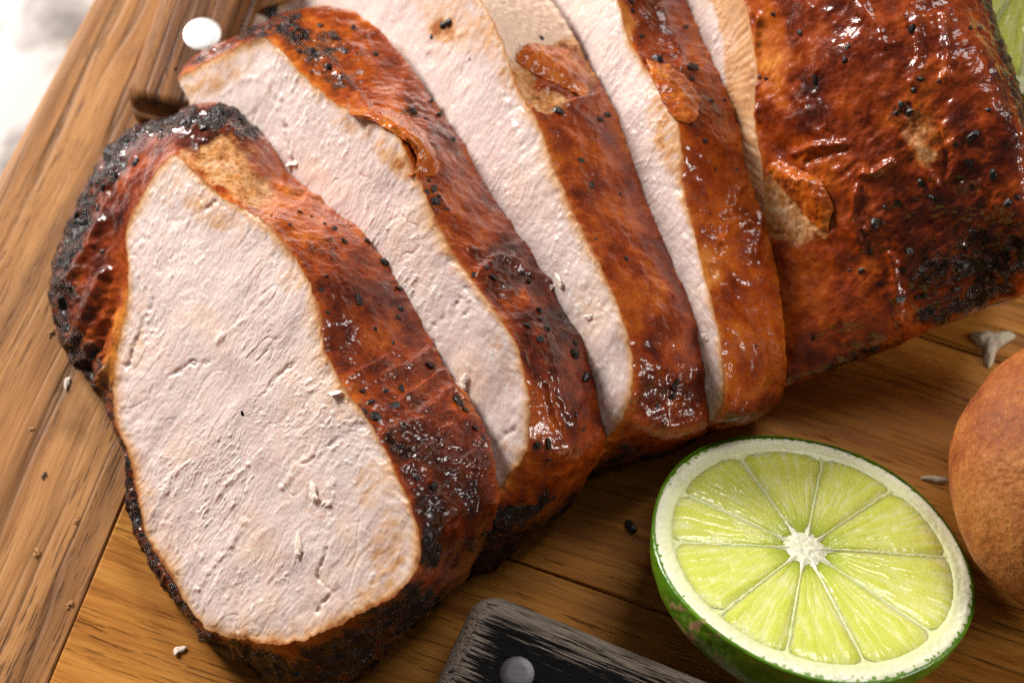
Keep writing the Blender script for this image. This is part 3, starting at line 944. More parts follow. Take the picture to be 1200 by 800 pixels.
specL = dict(hue0=0.40,
    hue=[(930, 112, 44, 46, 0, 0.24), (945, 60, 36, 20, -20, 0.62), (905, 60, 16, 70, -8, 0.80), (960, 200, 50, 30, 0, 0.52), (960, 345, 70, 50, -25, 0.56), (1010, 350, 60, 40, -25, 0.50), (1080, 150, 40, 50, 0, 0.62), (1000, 40, 80, 40, 0, 0.34), (1110, 60, 34, 60, 0, 0.38),
         (1150, 160, 40, 90, 0, 0.30), (1100, 290, 70, 60, -20, 0.24), (960, 425, 60, 14, -25, 0.40), (1060, 385, 60, 14, -25, 0.55), (900, 270, 14, 60, 0, 0.65), (1030, 250, 30, 40, 0, 0.4), (1020, 360, 50, 26, -20, 0.48)],
    char=[(1060, 130, 18, 16, 0, 0.55), (1110, 315, 50, 30, -15, 0.62), (1150, 300, 40, 34, 0, 0.75), (1190, 300, 26, 34, 0, 0.8), (1020, 270, 24, 22, 0, 0.4), (1062, 335, 16, 20, 0, 0.4), (1140, 215, 26, 14, 0, 0.4), (1175, 110, 8, 60, -15, 0.5), (1145, 160, 14, 12, 0, 0.35), (950, 300, 10, 8, 0, 0.1), (1130, 352, 70, 14, -22, 0.85), (1010, 418, 60, 7, -22, 0.7),
          (960, 435, 40, 10, -20, 0.3)],
    bare=[(928, 250, 36, 30, 45, 1.0), (905, 225, 14, 30, 0, 0.9), (960, 262, 16, 14, 0, 0.8), (1078, 155, 22, 30, 0, 0.55), (1085, 180, 16, 18, 0, 0.6), (1130, 220, 24, 16, 0, 0.35)],
    wrinkle=[(1090, 60, 60, 80, 0, 0.55), (1120, 280, 90, 80, 0, 1.0), (980, 180, 60, 40, 0, 0.6), (1090, 160, 40, 60, 0, 0.8)],
    ridges=[([(938, 100), (946, 125), (949, 155)], 1.6, 0.35), ([(953, 110), (968, 130), (968, 150)], 1.6, 0.35), ([(930, 180), (955, 172), (985, 168)], 4, 0.8), ([(945, 190), (970, 182), (990, 175)], 3, -0.5),
            ([(1010, 205), (1030, 200), (1045, 190)], 4, 0.9), ([(1045, 300), (1052, 340), (1055, 375)], 5, 0.9), ([(1075, 20), (1078, 60), (1070, 95)], 5, 0.8), ([(1105, 20), (1112, 60), (1108, 90)], 5, 0.8), ([(1010, 10), (1030, 35), (1035, 50)], 7, 0.6),
            ([(1005, 220), (1000, 250), (1010, 290)], 4, 0.8), ([(1075, 170), (1085, 200), (1095, 215)], 6, 0.7), ([(1100, 150), (1108, 180), (1104, 215)], 5, -0.6), ([(890, 20), (884, 60), (886, 140)], 4, 0.9)])


def make_joint():
    seed = 5
    NA, NR = 760, 330
    tp = even_params(net[:, 0], NA)
    cols = [spline(net[:, k], tp) for k in range(net.shape[1])]
    cen = cols[0].mean(0)
    end = cols[-1].mean(0)
    a, u = axis(28)
    # the far end rounds over
    cols.append(end + (cols[-1] - end) * 0.55 + a * 6.0)
    cols.append(end + (cols[-1] - end) * 0.05 + a * 7.5)
    rf = cols[0]
    out = rf - cen
    out /= np.linalg.norm(out, axis=1)[:, None]
    cols[0] = rf = rf + out * fbm(rf / 3, 3, 9)[:, None] * 0.8
    s = np.concatenate([np.linspace(0, 0.62, 260), np.linspace(0.622, 1, NR - 260)])
    G = loft(cols, s)
    N = grid_normals(G, True)
    if ((G[60] - G[60].mean(0)) * N[60]).sum(1).mean() < 0:
        N = -N
    V = G.reshape(-1, 3)
    px = to_px(V)
    hue, char, bare = paint(px, seed, specL)
    sv = np.repeat(s, NA)
    hue = hue + 0.36 * fbm(V / 6, 3, seed + 3) + 0.3 * np.exp(-sv * 60)
    endc = smooth(0.56, 0.66, sv)
    char = np.clip(np.maximum(char, 0.7 * endc) + 0.2 * char * fbm(V / 3, 2, seed + 4), 0, 1)
    f = dict(a=a, u=u)
    h = skin_relief(V, px, char, bare, f, seed, specL) + 0.5 * pn(V / 9, 44)
    fade = smooth(0, 0.02, sv) * smooth(1, 0.9, sv)
    V = V + N.reshape(-1, 3) * (h * fade)[:, None]
    V[:, 2] = np.maximum(V[:, 2], 0.15)
    base = np.array([V[:, 0].mean(), V[:, 1].mean(), 0.0])
    root = thing('roast_joint', 'uncut remainder of the roast with glossy red brown skin and blackened lower edge', 'meat', base)
    link_mesh('skin', V, grid_quads(len(s), NA, True), M['skin'], root, base=base, attrs=dict(hue=hue, char=char, bare=bare))
    r = np.concatenate([[1.0], np.linspace(0.99, 0.012, 110)])
    C = cen + (rf - cen) * r[:, None, None]
    Vf = C.reshape(-1, 3)
    fr = fL
    hh, fl = face_relief(Vf, fr, 6)
    dist = (1 - np.repeat(r, NA)) * np.tile(np.linalg.norm(rf - cen, axis=1), len(r))
    ai = np.tile(np.arange(NA) * 1.0, len(r))
    rimn = 0.6 * pn(np.stack([ai * 0.30 + 0.5 * pn(Vf / 3, 65), dist / 9.0, 0 * dist], -1), 64) + 0.6 * pn(np.stack([ai * 0.09, dist / 5.0, 0 * dist], -1), 66)
    edge = 0.80 * smooth(9.5, 7.5, dist + 0.8 * rimn) + 0.2 * rimn * np.exp(-dist / 6)
    hh = hh + 0.5 * rimn * np.exp(-dist / 8)
    k = smooth(0, 1.2, dist)
    Vf = Vf + fr['n'] * (hh * k)[:, None]
    Vf[:, 2] = np.maximum(Vf[:, 2], 0.15)
    link_mesh('cut_face', Vf, grid_quads(len(r), NA, True)[:, ::-1], M['meat'], root, base=base, attrs=dict(edge=edge, fleck=fl * k))
    return root


joint = make_joint()

# ------------------------------------------------------------------ skin flaps, pepper, crumbs: set on the surfaces already built
bpy.context.view_layer.update()
dg = bpy.context.evaluated_depsgraph_get()


def hit(px, py):
    d = ray(float(px), float(py))
    d /= np.linalg.norm(d)
    ok, loc, nor, _, ob, _ = scene.ray_cast(dg, Vector(CAM * S), Vector(d))
    if not ok:
        return None
    loc, nor = np.array(loc) / S, np.array(nor)
    if nor @ d > 0:
        nor = -nor
    return loc, nor, ob


def rock_meshes(name, mat, n, flat=0.6, seed=0, smooth_shade=False, sub=1):
    out = []
    r = np.random.default_rng(seed)
    for k in range(n):
        bm = bmesh.new()
        bmesh.ops.create_icosphere(bm, subdivisions=sub, radius=1.0)
        st = np.array([r.uniform(0.8, 1.25), r.uniform(0.55, 0.9), flat * r.uniform(0.7, 1.2)])
        for v in bm.verts:
            v.co = Vector(np.array(v.co) * st * r.uniform(0.58, 1.3) * S)
        me = bpy.data.meshes.new(name)
        bm.to_mesh(me)
        bm.free()
        me.materials.append(mat)
        me.polygons.foreach_set('use_smooth', [smooth_shade] * len(me.polygons))
        out.append(me)
    return out


PEPPER = rock_meshes('pepper_flake', M['pepper'], 10, 0.45, 11, sub=1)
# x, y, long radius in photograph pixels
flakes = [(404, 283, 8), (431, 283, 9), (450, 307, 10), (466, 316, 9), (420, 352, 9), (383, 324, 6), (468, 338, 7), (376, 340, 5), (470, 362, 6), (467, 372, 5),
          (440, 385, 5), (384, 366, 6), (461, 402, 5), (505, 428, 8), (470, 455, 10), (452, 458, 7), (435, 470, 7), (425, 458, 6), (440, 488, 12), (462, 475, 9), (420, 487, 10), (545, 480, 9), (557, 502, 7), (508, 570, 9), (488, 560, 6), (566, 513, 5),
          (380, 262, 5), (352, 248, 5), (365, 254, 4), (287, 246, 6), (392, 268, 6), (318, 253, 3), (340, 263, 5),
          (484, 130, 13), (505, 118, 9), (514, 135, 9), (534, 154, 8), (531, 164, 7), (500, 140, 6), (440, 64, 6), (414, 33, 6), (508, 222, 9), (510, 236, 9), (515, 230, 6), (503, 212, 6), (523, 245, 5), (500, 225, 5),
          (578, 325, 9), (556, 337, 8), (555, 322, 5), (571, 313, 5), (632, 364, 9), (618, 382, 9), (640, 385, 9), (632, 397, 9), (633, 374, 5), (620, 329, 6), (672, 415, 10), (687, 441, 11), (615, 441, 4), (674, 402, 7), (643, 520, 8), (630, 521, 7), (644, 538, 6), (675, 487, 7), (684, 503, 4), (665, 500, 4), (612, 320, 4),
          (655, 130, 13), (712, 135, 10), (703, 140, 6), (681, 189, 7), (694, 217, 6), (677, 75, 6), (659, 61, 5), (699, 280, 4), (734, 303, 6), (719, 287, 4), (727, 227, 3), (790, 453, 9), (788, 465, 9), (770, 475, 7), (794, 447, 6), (635, 45, 5),
          (752, 43, 8), (770, 70, 11), (812, 80, 11), (810, 93, 7), (793, 116, 7), (834, 119, 7), (803, 32, 6), (741, 13, 6), (740, 2, 5), (827, 165, 7), (838, 198, 5), (863, 198, 5), (849, 117, 5), (816, 158, 4), (832, 250, 3), (886, 405, 4),
          (955, 94, 9), (906, 17, 7), (937, 38, 7), (990, 71, 8), (993, 55, 5), (1068, 35, 9), (1078, 93, 9), (1071, 105, 7), (1056, 124, 9), (1065, 132, 11), (1050, 132, 6), (1142, 158, 13), (1158, 129, 7), (1136, 192, 11), (1164, 203, 11), (1080, 215, 9), (1092, 230, 7), (1053, 237, 9), (1025, 262, 12), (1037, 243, 6), (1137, 33, 6), (1149, 33, 6), (1181, 238, 9), (1192, 231, 7),
          (1009, 317, 8), (1020, 296, 6), (1055, 350, 8), (1066, 294, 10), (1058, 316, 6), (1083, 347, 8), (1075, 348, 6), (953, 395, 8), (995, 316, 4), (898, 93, 5), (890, 90, 5), (1150, 240, 5), (1120, 170, 5), (1100, 95, 5), (1032, 333, 4), (1105, 320, 8), (1130, 310, 8), (1162, 330, 9), (1180, 290, 8), (1120, 340, 8), (1145, 330, 7),
          (180, 150, 9), (215, 145, 8), (150, 165, 9), (238, 150, 9), (262, 132, 8), (120, 220, 10), (100, 262, 9), (135, 205, 8), (80, 310, 9), (160, 190, 8), (90, 250, 8), (115, 245, 7), (70, 350, 8), (120, 295, 7), (85, 410, 8), (282, 140, 8), (300, 150, 6), (250, 85, 4), (375, 30, 8), (395, 45, 8), (365, 60, 8), (350, 35, 7), (385, 78, 7), (405, 60, 7), (340, 25, 7)]
POCKET = [(519, 30), (526, 26), (506, 43), (551, 70)]
flakes += [(519, 30, 11), (526, 26, 8), (506, 43, 5), (551, 70, 4)]
rr = np.random.default_rng(21)
for x, y, r in flakes:
    q = hit(x, y)
    if q is None or (q[2].name.split('.')[0] != 'skin' and (x, y) not in POCKET):
        continue
    loc, nor, ob = q
    root = ob.parent
    o = bpy.data.objects.new('pepper_flake', PEPPER[rr.integers(len(PEPPER))])
    col.objects.link(o)
    o.parent = root
    rot = Vector(nor).to_track_quat('Z', 'Y').to_matrix().to_4x4() @ Matrix.Rotation(rr.uniform(0, 6.28), 4, 'Z') @ Matrix.Rotation(rr.uniform(-0.35, 0.35), 4, 'X')
    sc = r * 0.145 * 0.80
    o.matrix_local = Matrix.Translation(Vector((loc + nor * sc * 0.12) * S) - root.location) @ rot @ Matrix.Scale(sc, 4)


def ribbon(name, keys, root, mat, seed, n=90, w=26, thick=0.35):
    """a curled sheet of skin: keys are rows of 3-D cross-sections [(px,py,height over the surface mm), ...]"""
    K = []
    for row in keys:
        rowp = []
        for x, y, dz in row:
            q = hit(x, y)
            z = q[0][2] if q else 20.0
            rowp.append(at_z(float(x), float(y), z + dz))
        K.append(rowp)
    K = np.array(K)
    a = np.stack([spline(K[:, j], even_params(K[:, 1], n, False), False) for j in range(K.shape[1])], 1)
    sh = np.linspace(0, K.shape[1] - 1 - 1e-6, w)
    G = np.stack([spline(a[i], sh, False) for i in range(n)])
    N = grid_normals(G, False)
    if N[..., 2].mean() < 0:
        N = -N
    V = G.reshape(-1, 3)
    h = 0.14 * fbm(V / 2.6, 3, seed) + 0.05 * fbm(V / 0.7, 2, seed + 3)
    V = V + N.reshape(-1, 3) * h[:, None]
    # ragged ends
    V = V + 0.35 * np.stack([fbm(V / 1.5, 2, seed + k) for k in (11, 12, 13)], -1)
    Vb = V - N.reshape(-1, 3) * thick
    q = grid_quads(n, w, False)
    m = n * w
    b = np.concatenate([np.arange(w - 1), np.arange(n - 1) * w + w - 1, (n - 1) * w + np.arange(w - 1, 0, -1), np.arange(n - 1, 0, -1) * w])
    b2 = np.roll(b, -1)
    rim = np.stack([b, b2, b2 + m, b + m], -1)
    base = np.array(root.location) / S
    VV = np.concatenate([V, Vb])
    return link_mesh(name, VV, np.concatenate([q, q[:, ::-1] + m, rim]), mat, root, base=base,
                     attrs=dict(hue=0.72 + 0.35 * fbm(VV / 3, 3, seed + 20), char=np.zeros(len(VV)), bare=np.zeros(len(VV))))


ribbon('skin_flap', [[(418, 138, 0.5), (412, 134, 2.0), (405, 124, 0.4)], [(450, 148, 0.8), (448, 136, 2.8), (442, 124, 0.6)], [(482, 172, 0.8), (478, 154, 3.4), (466, 132, 0.6)],
                     [(490, 196, 0.6), (497, 168, 3.2), (486, 145, 0.5)], [(482, 208, 0.5), (508, 186, 2.4), (500, 160, 0.5)], [(478, 206, 0.5), (508, 206, 1.0), (516, 192, 0.3)]], slice_b, M['skin'], 31)
ribbon('skin_flap', [[(756, 66, 0.3), (762, 72, 0.7), (768, 70, 0.2)], [(766, 96, 0.6), (776, 88, 1.3), (790, 80, 0.4)], [(778, 120, 0.9), (794, 108, 1.5), (810, 97, 0.5)], [(792, 139, 0.9), (806, 128, 1.4), (818, 112, 0.5)],
                     [(810, 145, 0.4), (816, 140, 1.2), (819, 130, 0.3)]], slice_d, M['skin'], 33)
ribbon('skin_flap', [[(896, 196, 0.4), (902, 192, 0.8), (912, 186, 0.2)], [(912, 216, 0.5), (922, 206, 2.2), (938, 200, 0.3)], [(930, 236, 0.5), (944, 216, 2.6), (958, 208, 0.3)], [(950, 258, 0.5), (958, 238, 2.4), (968, 222, 0.3)],
                     [(970, 272, 0.4), (972, 258, 1.2), (978, 246, 0.2)]], joint, M['skin'], 35)
ribbon('skin_flap', [[(604, 70, 0.3), (612, 56, 1.0), (626, 50, 0.2)], [(622, 84, 0.3), (634, 66, 1.6), (648, 54, 0.3)], [(640, 92, 0.3), (656, 78, 1.8), (672, 58, 0.3)], [(664, 104, 0.3), (676, 92, 1.4), (684, 74, 0.2)],
                     [(686, 116, 0.2), (690, 110, 0.5), (692, 96, 0.2)]], slice_c, M['skin'], 37)

# ------------------------------------------------------------------ limes
def lime_plane(pts, c_px, z):
    """normal whose circle shows as the traced outline"""
    cpt = at_z(*map(float, c_px), z)
    best = None
    pts = np.array(pts, float)
    for th in np.radians(np.arange(0, 60, 2.0)):
        for ph in np.radians(np.arange(0, 360, 5.0)):
            n = np.array([math.sin(th) * math.cos(ph), math.sin(th) * math.sin(ph), math.cos(th)])
            d = ray(pts[:, 0], pts[:, 1])
            t = ((cpt - CAM) @ n) / (d @ n)
            P = CAM + t[:, None] * d
            c = P.mean(0)
            r = np.linalg.norm(P - c, axis=1)
            e = r.std() / r.mean() + (0.0 if ray(*map(float, c_px)) @ n < -0.3 else 1)
            if best is None or e < best[0]:
                best = (e, n, c, r.mean())
    return best


def worley(x, y, seed):
    ix, iy = np.floor(x).astype(int), np.floor(y).astype(int)
    f1, f2 = np.full(x.shape, 9.0), np.full(x.shape, 9.0)
    for dx in (-1, 0, 1):
        for dy in (-1, 0, 1):
            cx, cy = ix + dx, iy + dy
            h = _perm[(_perm[(cx + seed) & 4095] + cy) & 4095]
            gx, gy = cx + (h % 64) / 64, cy + ((h // 64) % 64) / 64
            d = np.hypot(x - gx, y - gy)
            f2 = np.where(d < f1, f1, np.minimum(f2, d))
            f1 = np.minimum(f1, d)
    return f1, f2


def make_lime(label, n, cen, R, mem_px, depth, seed, dens=1.0):
    ref = np.array([1.0, 0, 0])
    e1 = ref - n * (ref @ n)
    e1 /= np.linalg.norm(e1)
    e2 = np.cross(n, e1)
    wp = lambda x, y, z: cen + x[..., None] * e1 + y[..., None] * e2 + z[..., None] * n
    core = at_plane(*map(float, mem_px[0]), cen, n) - cen
    cx, cy = core @ e1, core @ e2
    angs = []
    for p in mem_px[1:]:
        q = at_plane(*map(float, p), cen, n) - cen
        angs.append(math.atan2(q @ e2 - cy, q @ e1 - cx) % (2 * math.pi))
    angs = np.sort(angs)
    base = np.array([cen[0] - n[0] * depth, cen[1] - n[1] * depth, 0.0])
    root = thing('lime_half', label, 'lime', base, 'cut limes')
    # outline wobble shared by rind and pith
    wob = lambda a: R * (1 + 0.012 * np.sin(2 * a + 1 + seed) + 0.008 * np.sin(5 * a + seed))
    NA = int(420 * dens)
    a = np.linspace(0, 2 * math.pi, NA, endpoint=False)
    # rind: from the cut edge round to the stem end
    t = np.concatenate([[0, 0.004, 0.012], np.linspace(0.03, 1, 70)])
    ang = t * math.pi / 2
    rows = []
    for k, q in enumerate(ang):
        rad = wob(a) * (math.cos(q) ** 0.85 if q < math.pi / 2 - 1e-4 else 0.002)
        if k == 0:
            rad = rad - 0.5
        zz = -depth * math.sin(q) ** 1.05 + (0.0 if k else 0.05)
        rows.append(wp(rad * np.cos(a), rad * np.sin(a), np.full(NA, zz)))
    G = np.array(rows)
    V = G.reshape(-1, 3)
    low = V[:, 2].min()
    Nn = (V - cen) / np.maximum(np.linalg.norm(V - cen, axis=1), 1)[:, None]
    V = V + Nn * (0.25 * fbm(V / 5, 2, seed))[:, None] * smooth(0.0, 2.0, -(V - cen) @ n)[:, None]
    V[:, 2] = np.maximum(V[:, 2], 0.12)
    px = to_px(V)
    scab = blobs(px, [(806, 735, 40, 26, 50, 1.0), (840, 775, 22, 14, 40, 0.7)])
    link_mesh('rind', V, grid_quads(len(t), NA, True), M['rind'], root, base=base, attrs=dict(scab=scab))
    # pith disc with membranes standing between the segments
    NR = int(150 * dens)
    r = np.linspace(0.998, 0.004, NR)
    rad = r[:, None] * (wob(a) - 0.45)[None]
    X, Y = rad * np.cos(a), rad * np.sin(a)
    AA = np.arctan2(Y - cy, X - cx) % (2 * math.pi)
    RR = np.hypot(X - cx, Y - cy)
    dm = np.full(X.shape, 1e9)
    for m in angs:
        d = np.abs((AA - m + math.pi) % (2 * math.pi) - math.pi) * RR
        dm = np.minimum(dm, d)
    inner = R * 0.865
    rn = rad / R
    fleshy = smooth(0.885, 0.845, rn) * smooth(0.08, 0.13, RR / R) * smooth(0.04, 0.32, dm)
    Z = -0.38 * fleshy + 0.14 * fbm(np.stack([X / 0.9, Y / 0.9, 0 * X], -1).reshape(-1, 3), 3, seed).reshape(X.shape) * smooth(0.998, 0.95, r)[:, None]
    Z = Z - 0.35 * smooth(0.95, 1.0, rn) + 0.15 * smooth(0.2, 0.1, RR / R)
    mem = smooth(0.14, 0.24, RR / R) * smooth(0.97, 0.83, rn)
    V = wp(X, Y, Z).reshape(-1, 3)
    link_mesh('pith', V, grid_quads(NR, NA, True), M['pith'], root, base=base, attrs=dict(rad=rn.ravel(), mem=mem.ravel()))
    # segments
    na, nr = int(70 * dens), int(110 * dens)
    for k in range(len(angs)):
        a0, a1 = angs[k], angs[(k + 1) % len(angs)]
        if a1 < a0:
            a1 += 2 * math.pi
        q = np.linspace(-1, 1, na)
        s = np.linspace(0, 1, nr)
        Q, Sg = np.meshgrid(q, s)
        half = (a1 - a0) / 2
        amid = (a0 + a1) / 2
        # radius limits, measured from the core
        th = amid + Q * half
        r_out = np.empty_like(th)
        dx, dy = np.cos(th), np.sin(th)
        bq = cx * dx + cy * dy
        r_out = -bq + np.sqrt(bq ** 2 + (R * (0.893 + 0.010 * math.sin(k * 2.3))) ** 2 - cx ** 2 - cy ** 2)
        r_in = R * (0.095 + 0.03 * ((k * 7) % 5) / 4)
        r_out = r_out * (1 - 0.10 * np.abs(Q) ** 4 + 0.008 * np.sin(Q * 6 + k))
        r_in2 = r_in + R * 0.06 * Q ** 4
        rr_ = r_in2 + (r_out - r_in2) * Sg
        shrink = 1 - np.clip(0.03 / (rr_ * half), 0, 0.8)
        th = amid + Q * half * shrink * (1 - 0.3 * np.exp(-Sg * 14))
        X, Y = cx + rr_ * np.cos(th), cy + rr_ * np.sin(th)
        lat = (th - amid) * rr_
        # juice sacs: long radial cells fanning out from the core
        wv = 1.0 * fbm(np.stack([X / 3.5, Y / 3.5, 0 * X + k], -1).reshape(-1, 3), 2, seed + 5).reshape(X.shape)
        f1, f2 = worley((th - amid) * 9.0 + 0.30 * wv + k * 9, rr_ / (R * 0.46) + 0.3 * wv + 0.2 * Q, seed + k)
        ves = np.clip((f2 - f1) * 2.2 + 0.35 * wv, 0, 1)
        g1, g2 = worley((th - amid) * 20.0 + 0.45 * wv + k * 5, rr_ / (R * 0.30) + 0.4 * wv, seed + k + 40)
        v2 = np.clip((g2 - g1) * 2.0, 0, 1)
        edge = np.minimum(np.minimum(1 - np.abs(Q), Sg * 1.4), (1 - Sg) * 2.2)
        dome = smooth(0, 0.30, edge)
        Z = -0.26 + 0.36 * dome + dome * (0.15 * ves ** 0.6 + 0.07 * v2 - 0.16)
        V = wp(X, Y, Z).reshape(-1, 3)
        quads = grid_quads(nr, na, False)
        nn = grid_normals(V.reshape(nr, na, 3), False)
        if (nn @ n).mean() < 0:
            pass
        link_mesh('segment', V, quads if (np.cross(V[na] - V[0], V[1] - V[0]) @ n) < 0 else quads[:, ::-1], M['flesh'], root, base=base,
                  attrs=dict(ves=(0.6 * ves + 0.4 * v2).ravel(), rad=(rr_ / R).ravel()))
    # core
    ncr, nca = 26, 90
    r = np.linspace(1, 0.02, ncr)[:, None]
    aa = np.linspace(0, 2 * math.pi, nca, endpoint=False)[None]
    star = 0.098 * R * (1 + 0.16 * np.cos(5 * aa + 0.6) + 0.10 * np.cos(3 * aa))
    X, Y = cx + r * star * np.cos(aa), cy + r * star * np.sin(aa)
    Z = -0.5 + 0.8 * (1 - r ** 4) + 0.22 * fbm(np.stack([X / 0.8, Y / 0.8, 0 * X], -1).reshape(-1, 3), 3, seed + 9).reshape(X.shape)
    link_mesh('core', wp(X, Y, Z).reshape(-1, 3), grid_quads(ncr, nca, True), M['pith'], root, base=base,
              attrs=dict(rad=np.full(X.size, 0.1), mem=np.zeros(X.size)))
    return root


outline = [(757, 592), (775, 555), (810, 530), (860, 515), (920, 514), (985, 528), (1040, 553), (1090, 592), (1125, 637), (1139, 682), (1128, 728), (1100, 765), (1060, 790), (1005, 801), (930, 793), (862, 765), (800, 717), (768, 662)]
er, ln, lc, lR = lime_plane(outline, (948, 656), 18.0)
print('lime fit', er, ln, lc, lR)
make_lime('juicy half lime in front, lit along its lower rim, beside the black knife handle', ln, lc, lR,
          [(944, 641), (803, 577), (785, 633), (857, 708), (924, 757), (1012, 770), (1085, 735), (1110, 651), (1042, 575), (960, 560), (880, 552)], 19.5, 3)
n2 = np.array([-0.10, -0.42, 0.0])
n2[2] = math.sqrt(1 - n2 @ n2)
c2 = at_z(1212., -48., 22.0)
make_lime('blurred half lime behind the uncut joint at the top corner', n2, c2, 26.0,
          [(1212, -48), (1160, 36), (1130, -30), (1197, 100), (1150, -110), (1210, -160), (1275, -120), (1300, -50), (1280, 20), (1240, 80)], 20.0, 8, 0.6)

# ------------------------------------------------------------------ bread roll
def make_roll():
    bm = bmesh.new()
    bmesh.ops.create_uvsphere(bm, u_segments=220, v_segments=140, radius=1.0)
    V = np.array([v.co[:] for v in bm.verts])
    c = at_z(1290., 562., 20.0)
    r = np.array([25.5, 26.0, 21.0])
    P = V * r
    P = P + V * (0.7 * fbm(P / 12, 3, 71) + 0.12 * fbm(P / 2.0, 3, 72))[:, None]
    P = P + c
    P[:, 2] = np.maximum(P[:, 2], 0.15)
    base = np.array([c[0], c[1], 0.0])
    for v, p in zip(bm.verts, (P - base) * S):
        v.co = p
    me = bpy.data.meshes.new('bread_roll')
    bm.to_mesh(me)
    bm.free()
    me.polygons.foreach_set('use_smooth', [True] * len(me.polygons))
    me.materials.append(M['bread'])
    o = bpy.data.objects.new('bread_roll', me)
    o.location = base * S
    col.objects.link(o)
    tag(o, 'round russet brown bread roll cut off by the frame edge beside the lime', 'bread roll')


make_roll()

# ------------------------------------------------------------------ knife with black handle, wooden handled knife
def slab_rings(outline_fn, levels, frame, NA):
    """levels: (inset mm, z mm); outline_fn(inset) -> (NA,2) local points"""
    o, ex, ey = frame
    rows = []
    for ins, z in levels:
        q = outline_fn(ins)
        rows.append(o + q[:, :1] * ex + q[:, 1:] * ey + np.array([0, 0, z]))
    return np.array(rows)


def round_rect(L, W, rad, NA, taper=0.0, bulge=0.0):
    def fn(ins):
        l, w, r = L - ins, W / 2 - ins, max(rad - ins * 0.6, 0.6)
        pts = []
        nc = 24
        for cx, cy, a0 in ((r + ins, -w + r, math.pi), (l - r, -w + r, 1.5 * math.pi), (l - r, w - r, 0), (r + ins, w - r, 0.5 * math.pi)):
            for t in np.linspace(0, math.pi / 2, nc):
                pts.append((cx + r * math.cos(a0 + t), cy + r * math.sin(a0 + t)))
        P = np.array(pts)
        D = np.concatenate([[0], np.cumsum(np.linalg.norm(np.diff(np.vstack([P, P[:1]]), axis=0), axis=1))])
        t = np.linspace(0, D[-1], NA, endpoint=False)
        Q = np.stack([np.interp(t, D, np.append(P[:, k], P[0, k])) for k in (0, 1)], -1)
        Q[:, 1] *= 1 - taper * Q[:, 0] / L
        Q[:, 1] += bulge * (Q[:, 0] / L) ** 2
        return Q
    return fn


def build_layer(name, fn, levels, wear, frame, NA, mat, root, rot):
    G = slab_rings(fn, levels, frame, NA)
    V = G.reshape(-1, 3)
    base = np.array(root.location) / S
    # local axes turned so that the grain runs along the handle
    c, s = math.cos(-rot), math.sin(-rot)
    W = V - base
    W = np.stack([c * W[:, 0] - s * W[:, 1], s * W[:, 0] + c * W[:, 1], W[:, 2]], -1)
    o = link_mesh(name, W, grid_quads(len(levels), NA, True), mat, root, attrs=dict(wear=np.repeat(wear, NA)))
    o.rotation_euler = (0, 0, rot)
    return o


def disc(name, c, r, h, mat, root, n=(0, 0, 1)):
    a = np.linspace(0, 2 * math.pi, 64, endpoint=False)
    rows = [np.stack([R * np.cos(a), R * np.sin(a), np.full(64, z)], -1) + c for R, z in ((r, -1.0), (r, h - 0.12), (r - 0.12, h), (r * 0.5, h + 0.05), (0.01, h + 0.06))]
    return link_mesh(name, np.array(rows).reshape(-1, 3), grid_quads(5, 64, True), mat, root, base=np.array(root.location) / S)


def knife(label, name, p_end, p_dir, top, W, L, rad, bev, mats, rivets, taper, sweep, shift=0.0, cat='knife', flat=0.5):
    e = at_z(*map(float, p_end), top)
    d = at_z(*map(float, p_dir), top)
    ex = (d - e) / np.linalg.norm(d - e)
    ey = np.array([-ex[1], ex[0], 0])
    rot = math.atan2(ex[1], ex[0])
    base = np.array([e[0], e[1], 0.0])
    root = thing(name, label, cat, base)
    o = base.copy()
    NA = 420
    fn = round_rect(L, W, rad, NA, taper, sweep)
    mid = top * 0.5
    t2 = 1.3
    b = bev
    def dome(z0, z1, bv, sgn):
        lv, wr = [], []
        for k in range(9):
            q = k / 8 * math.pi / 2
            lv.append((bv * (1 - math.cos(q)), z0 + (z1 - z0) * (0.45 + 0.55 * math.sin(q))))
            wr.append(0.85 - 0.2 * (k / 8))
        for ins in (bv * 1.25, bv * 1.6, bv * 2.2, bv * 3.2 if bv * 3.2 < W * 0.43 else W * 0.40, W * 0.44, W * 0.495):
            lv.append((ins, z1))
            wr.append(max(0.0, 0.66 * (1 - (ins - bv) / (bv * 2.2))))
        return [(1.2, z0), (0, z0)] + lv, [0.3, 0.5] + wr
    lv, wr = dome(mid + t2, top, b, 1)
    build_layer('handle_scale', fn, lv, wr, (o, ex, ey), NA, mats[0], root, rot)
    lv, wr = dome(mid - t2, 0.15, b, -1)
    lo = build_layer('handle_scale', fn, lv, wr, (o, ex, ey), NA, mats[0], root, rot)
    lo.data.flip_normals()
    build_layer('tang', fn, [(W * .45, mid + t2 + .01), (0.25, mid + t2 + .01), (0.15, mid + t2 - .1), (0.15, mid - t2 + .1), (0.25, mid - t2 - .01), (W * .45, mid - t2 - .01)], [0] * 6, (o, ex, ey), NA, mats[1], root, rot)
    for x, y, r in rivets:
        c = at_z(float(x), float(y), top)
        disc('rivet', c, r, 0.06, mats[2], root)
    # blade beyond the handle, outside the frame
    bl = np.array([[L - 4, -W * .40, mid - 1.0], [L + 90, -W * .1, mid - .9], [L + 100, W * .35, mid - .9], [L - 4, W * .40, mid - 1.0]])
    tp_ = bl.copy()
    tp_[:, 2] += 2.0
    q = np.concatenate([bl, tp_])
    q = o + q[:, :1] * ex + q[:, 1:2] * ey + q[:, 2:] * np.array([[0, 0, 1.0]])
    link_mesh('blade', q, [(3, 2, 1, 0), (4, 5, 6, 7), (0, 1, 5, 4), (1, 2, 6, 5), (2, 3, 7, 6), (3, 0, 4, 7)], M['steel'], root, base=base, smooth_shade=False)
    return root


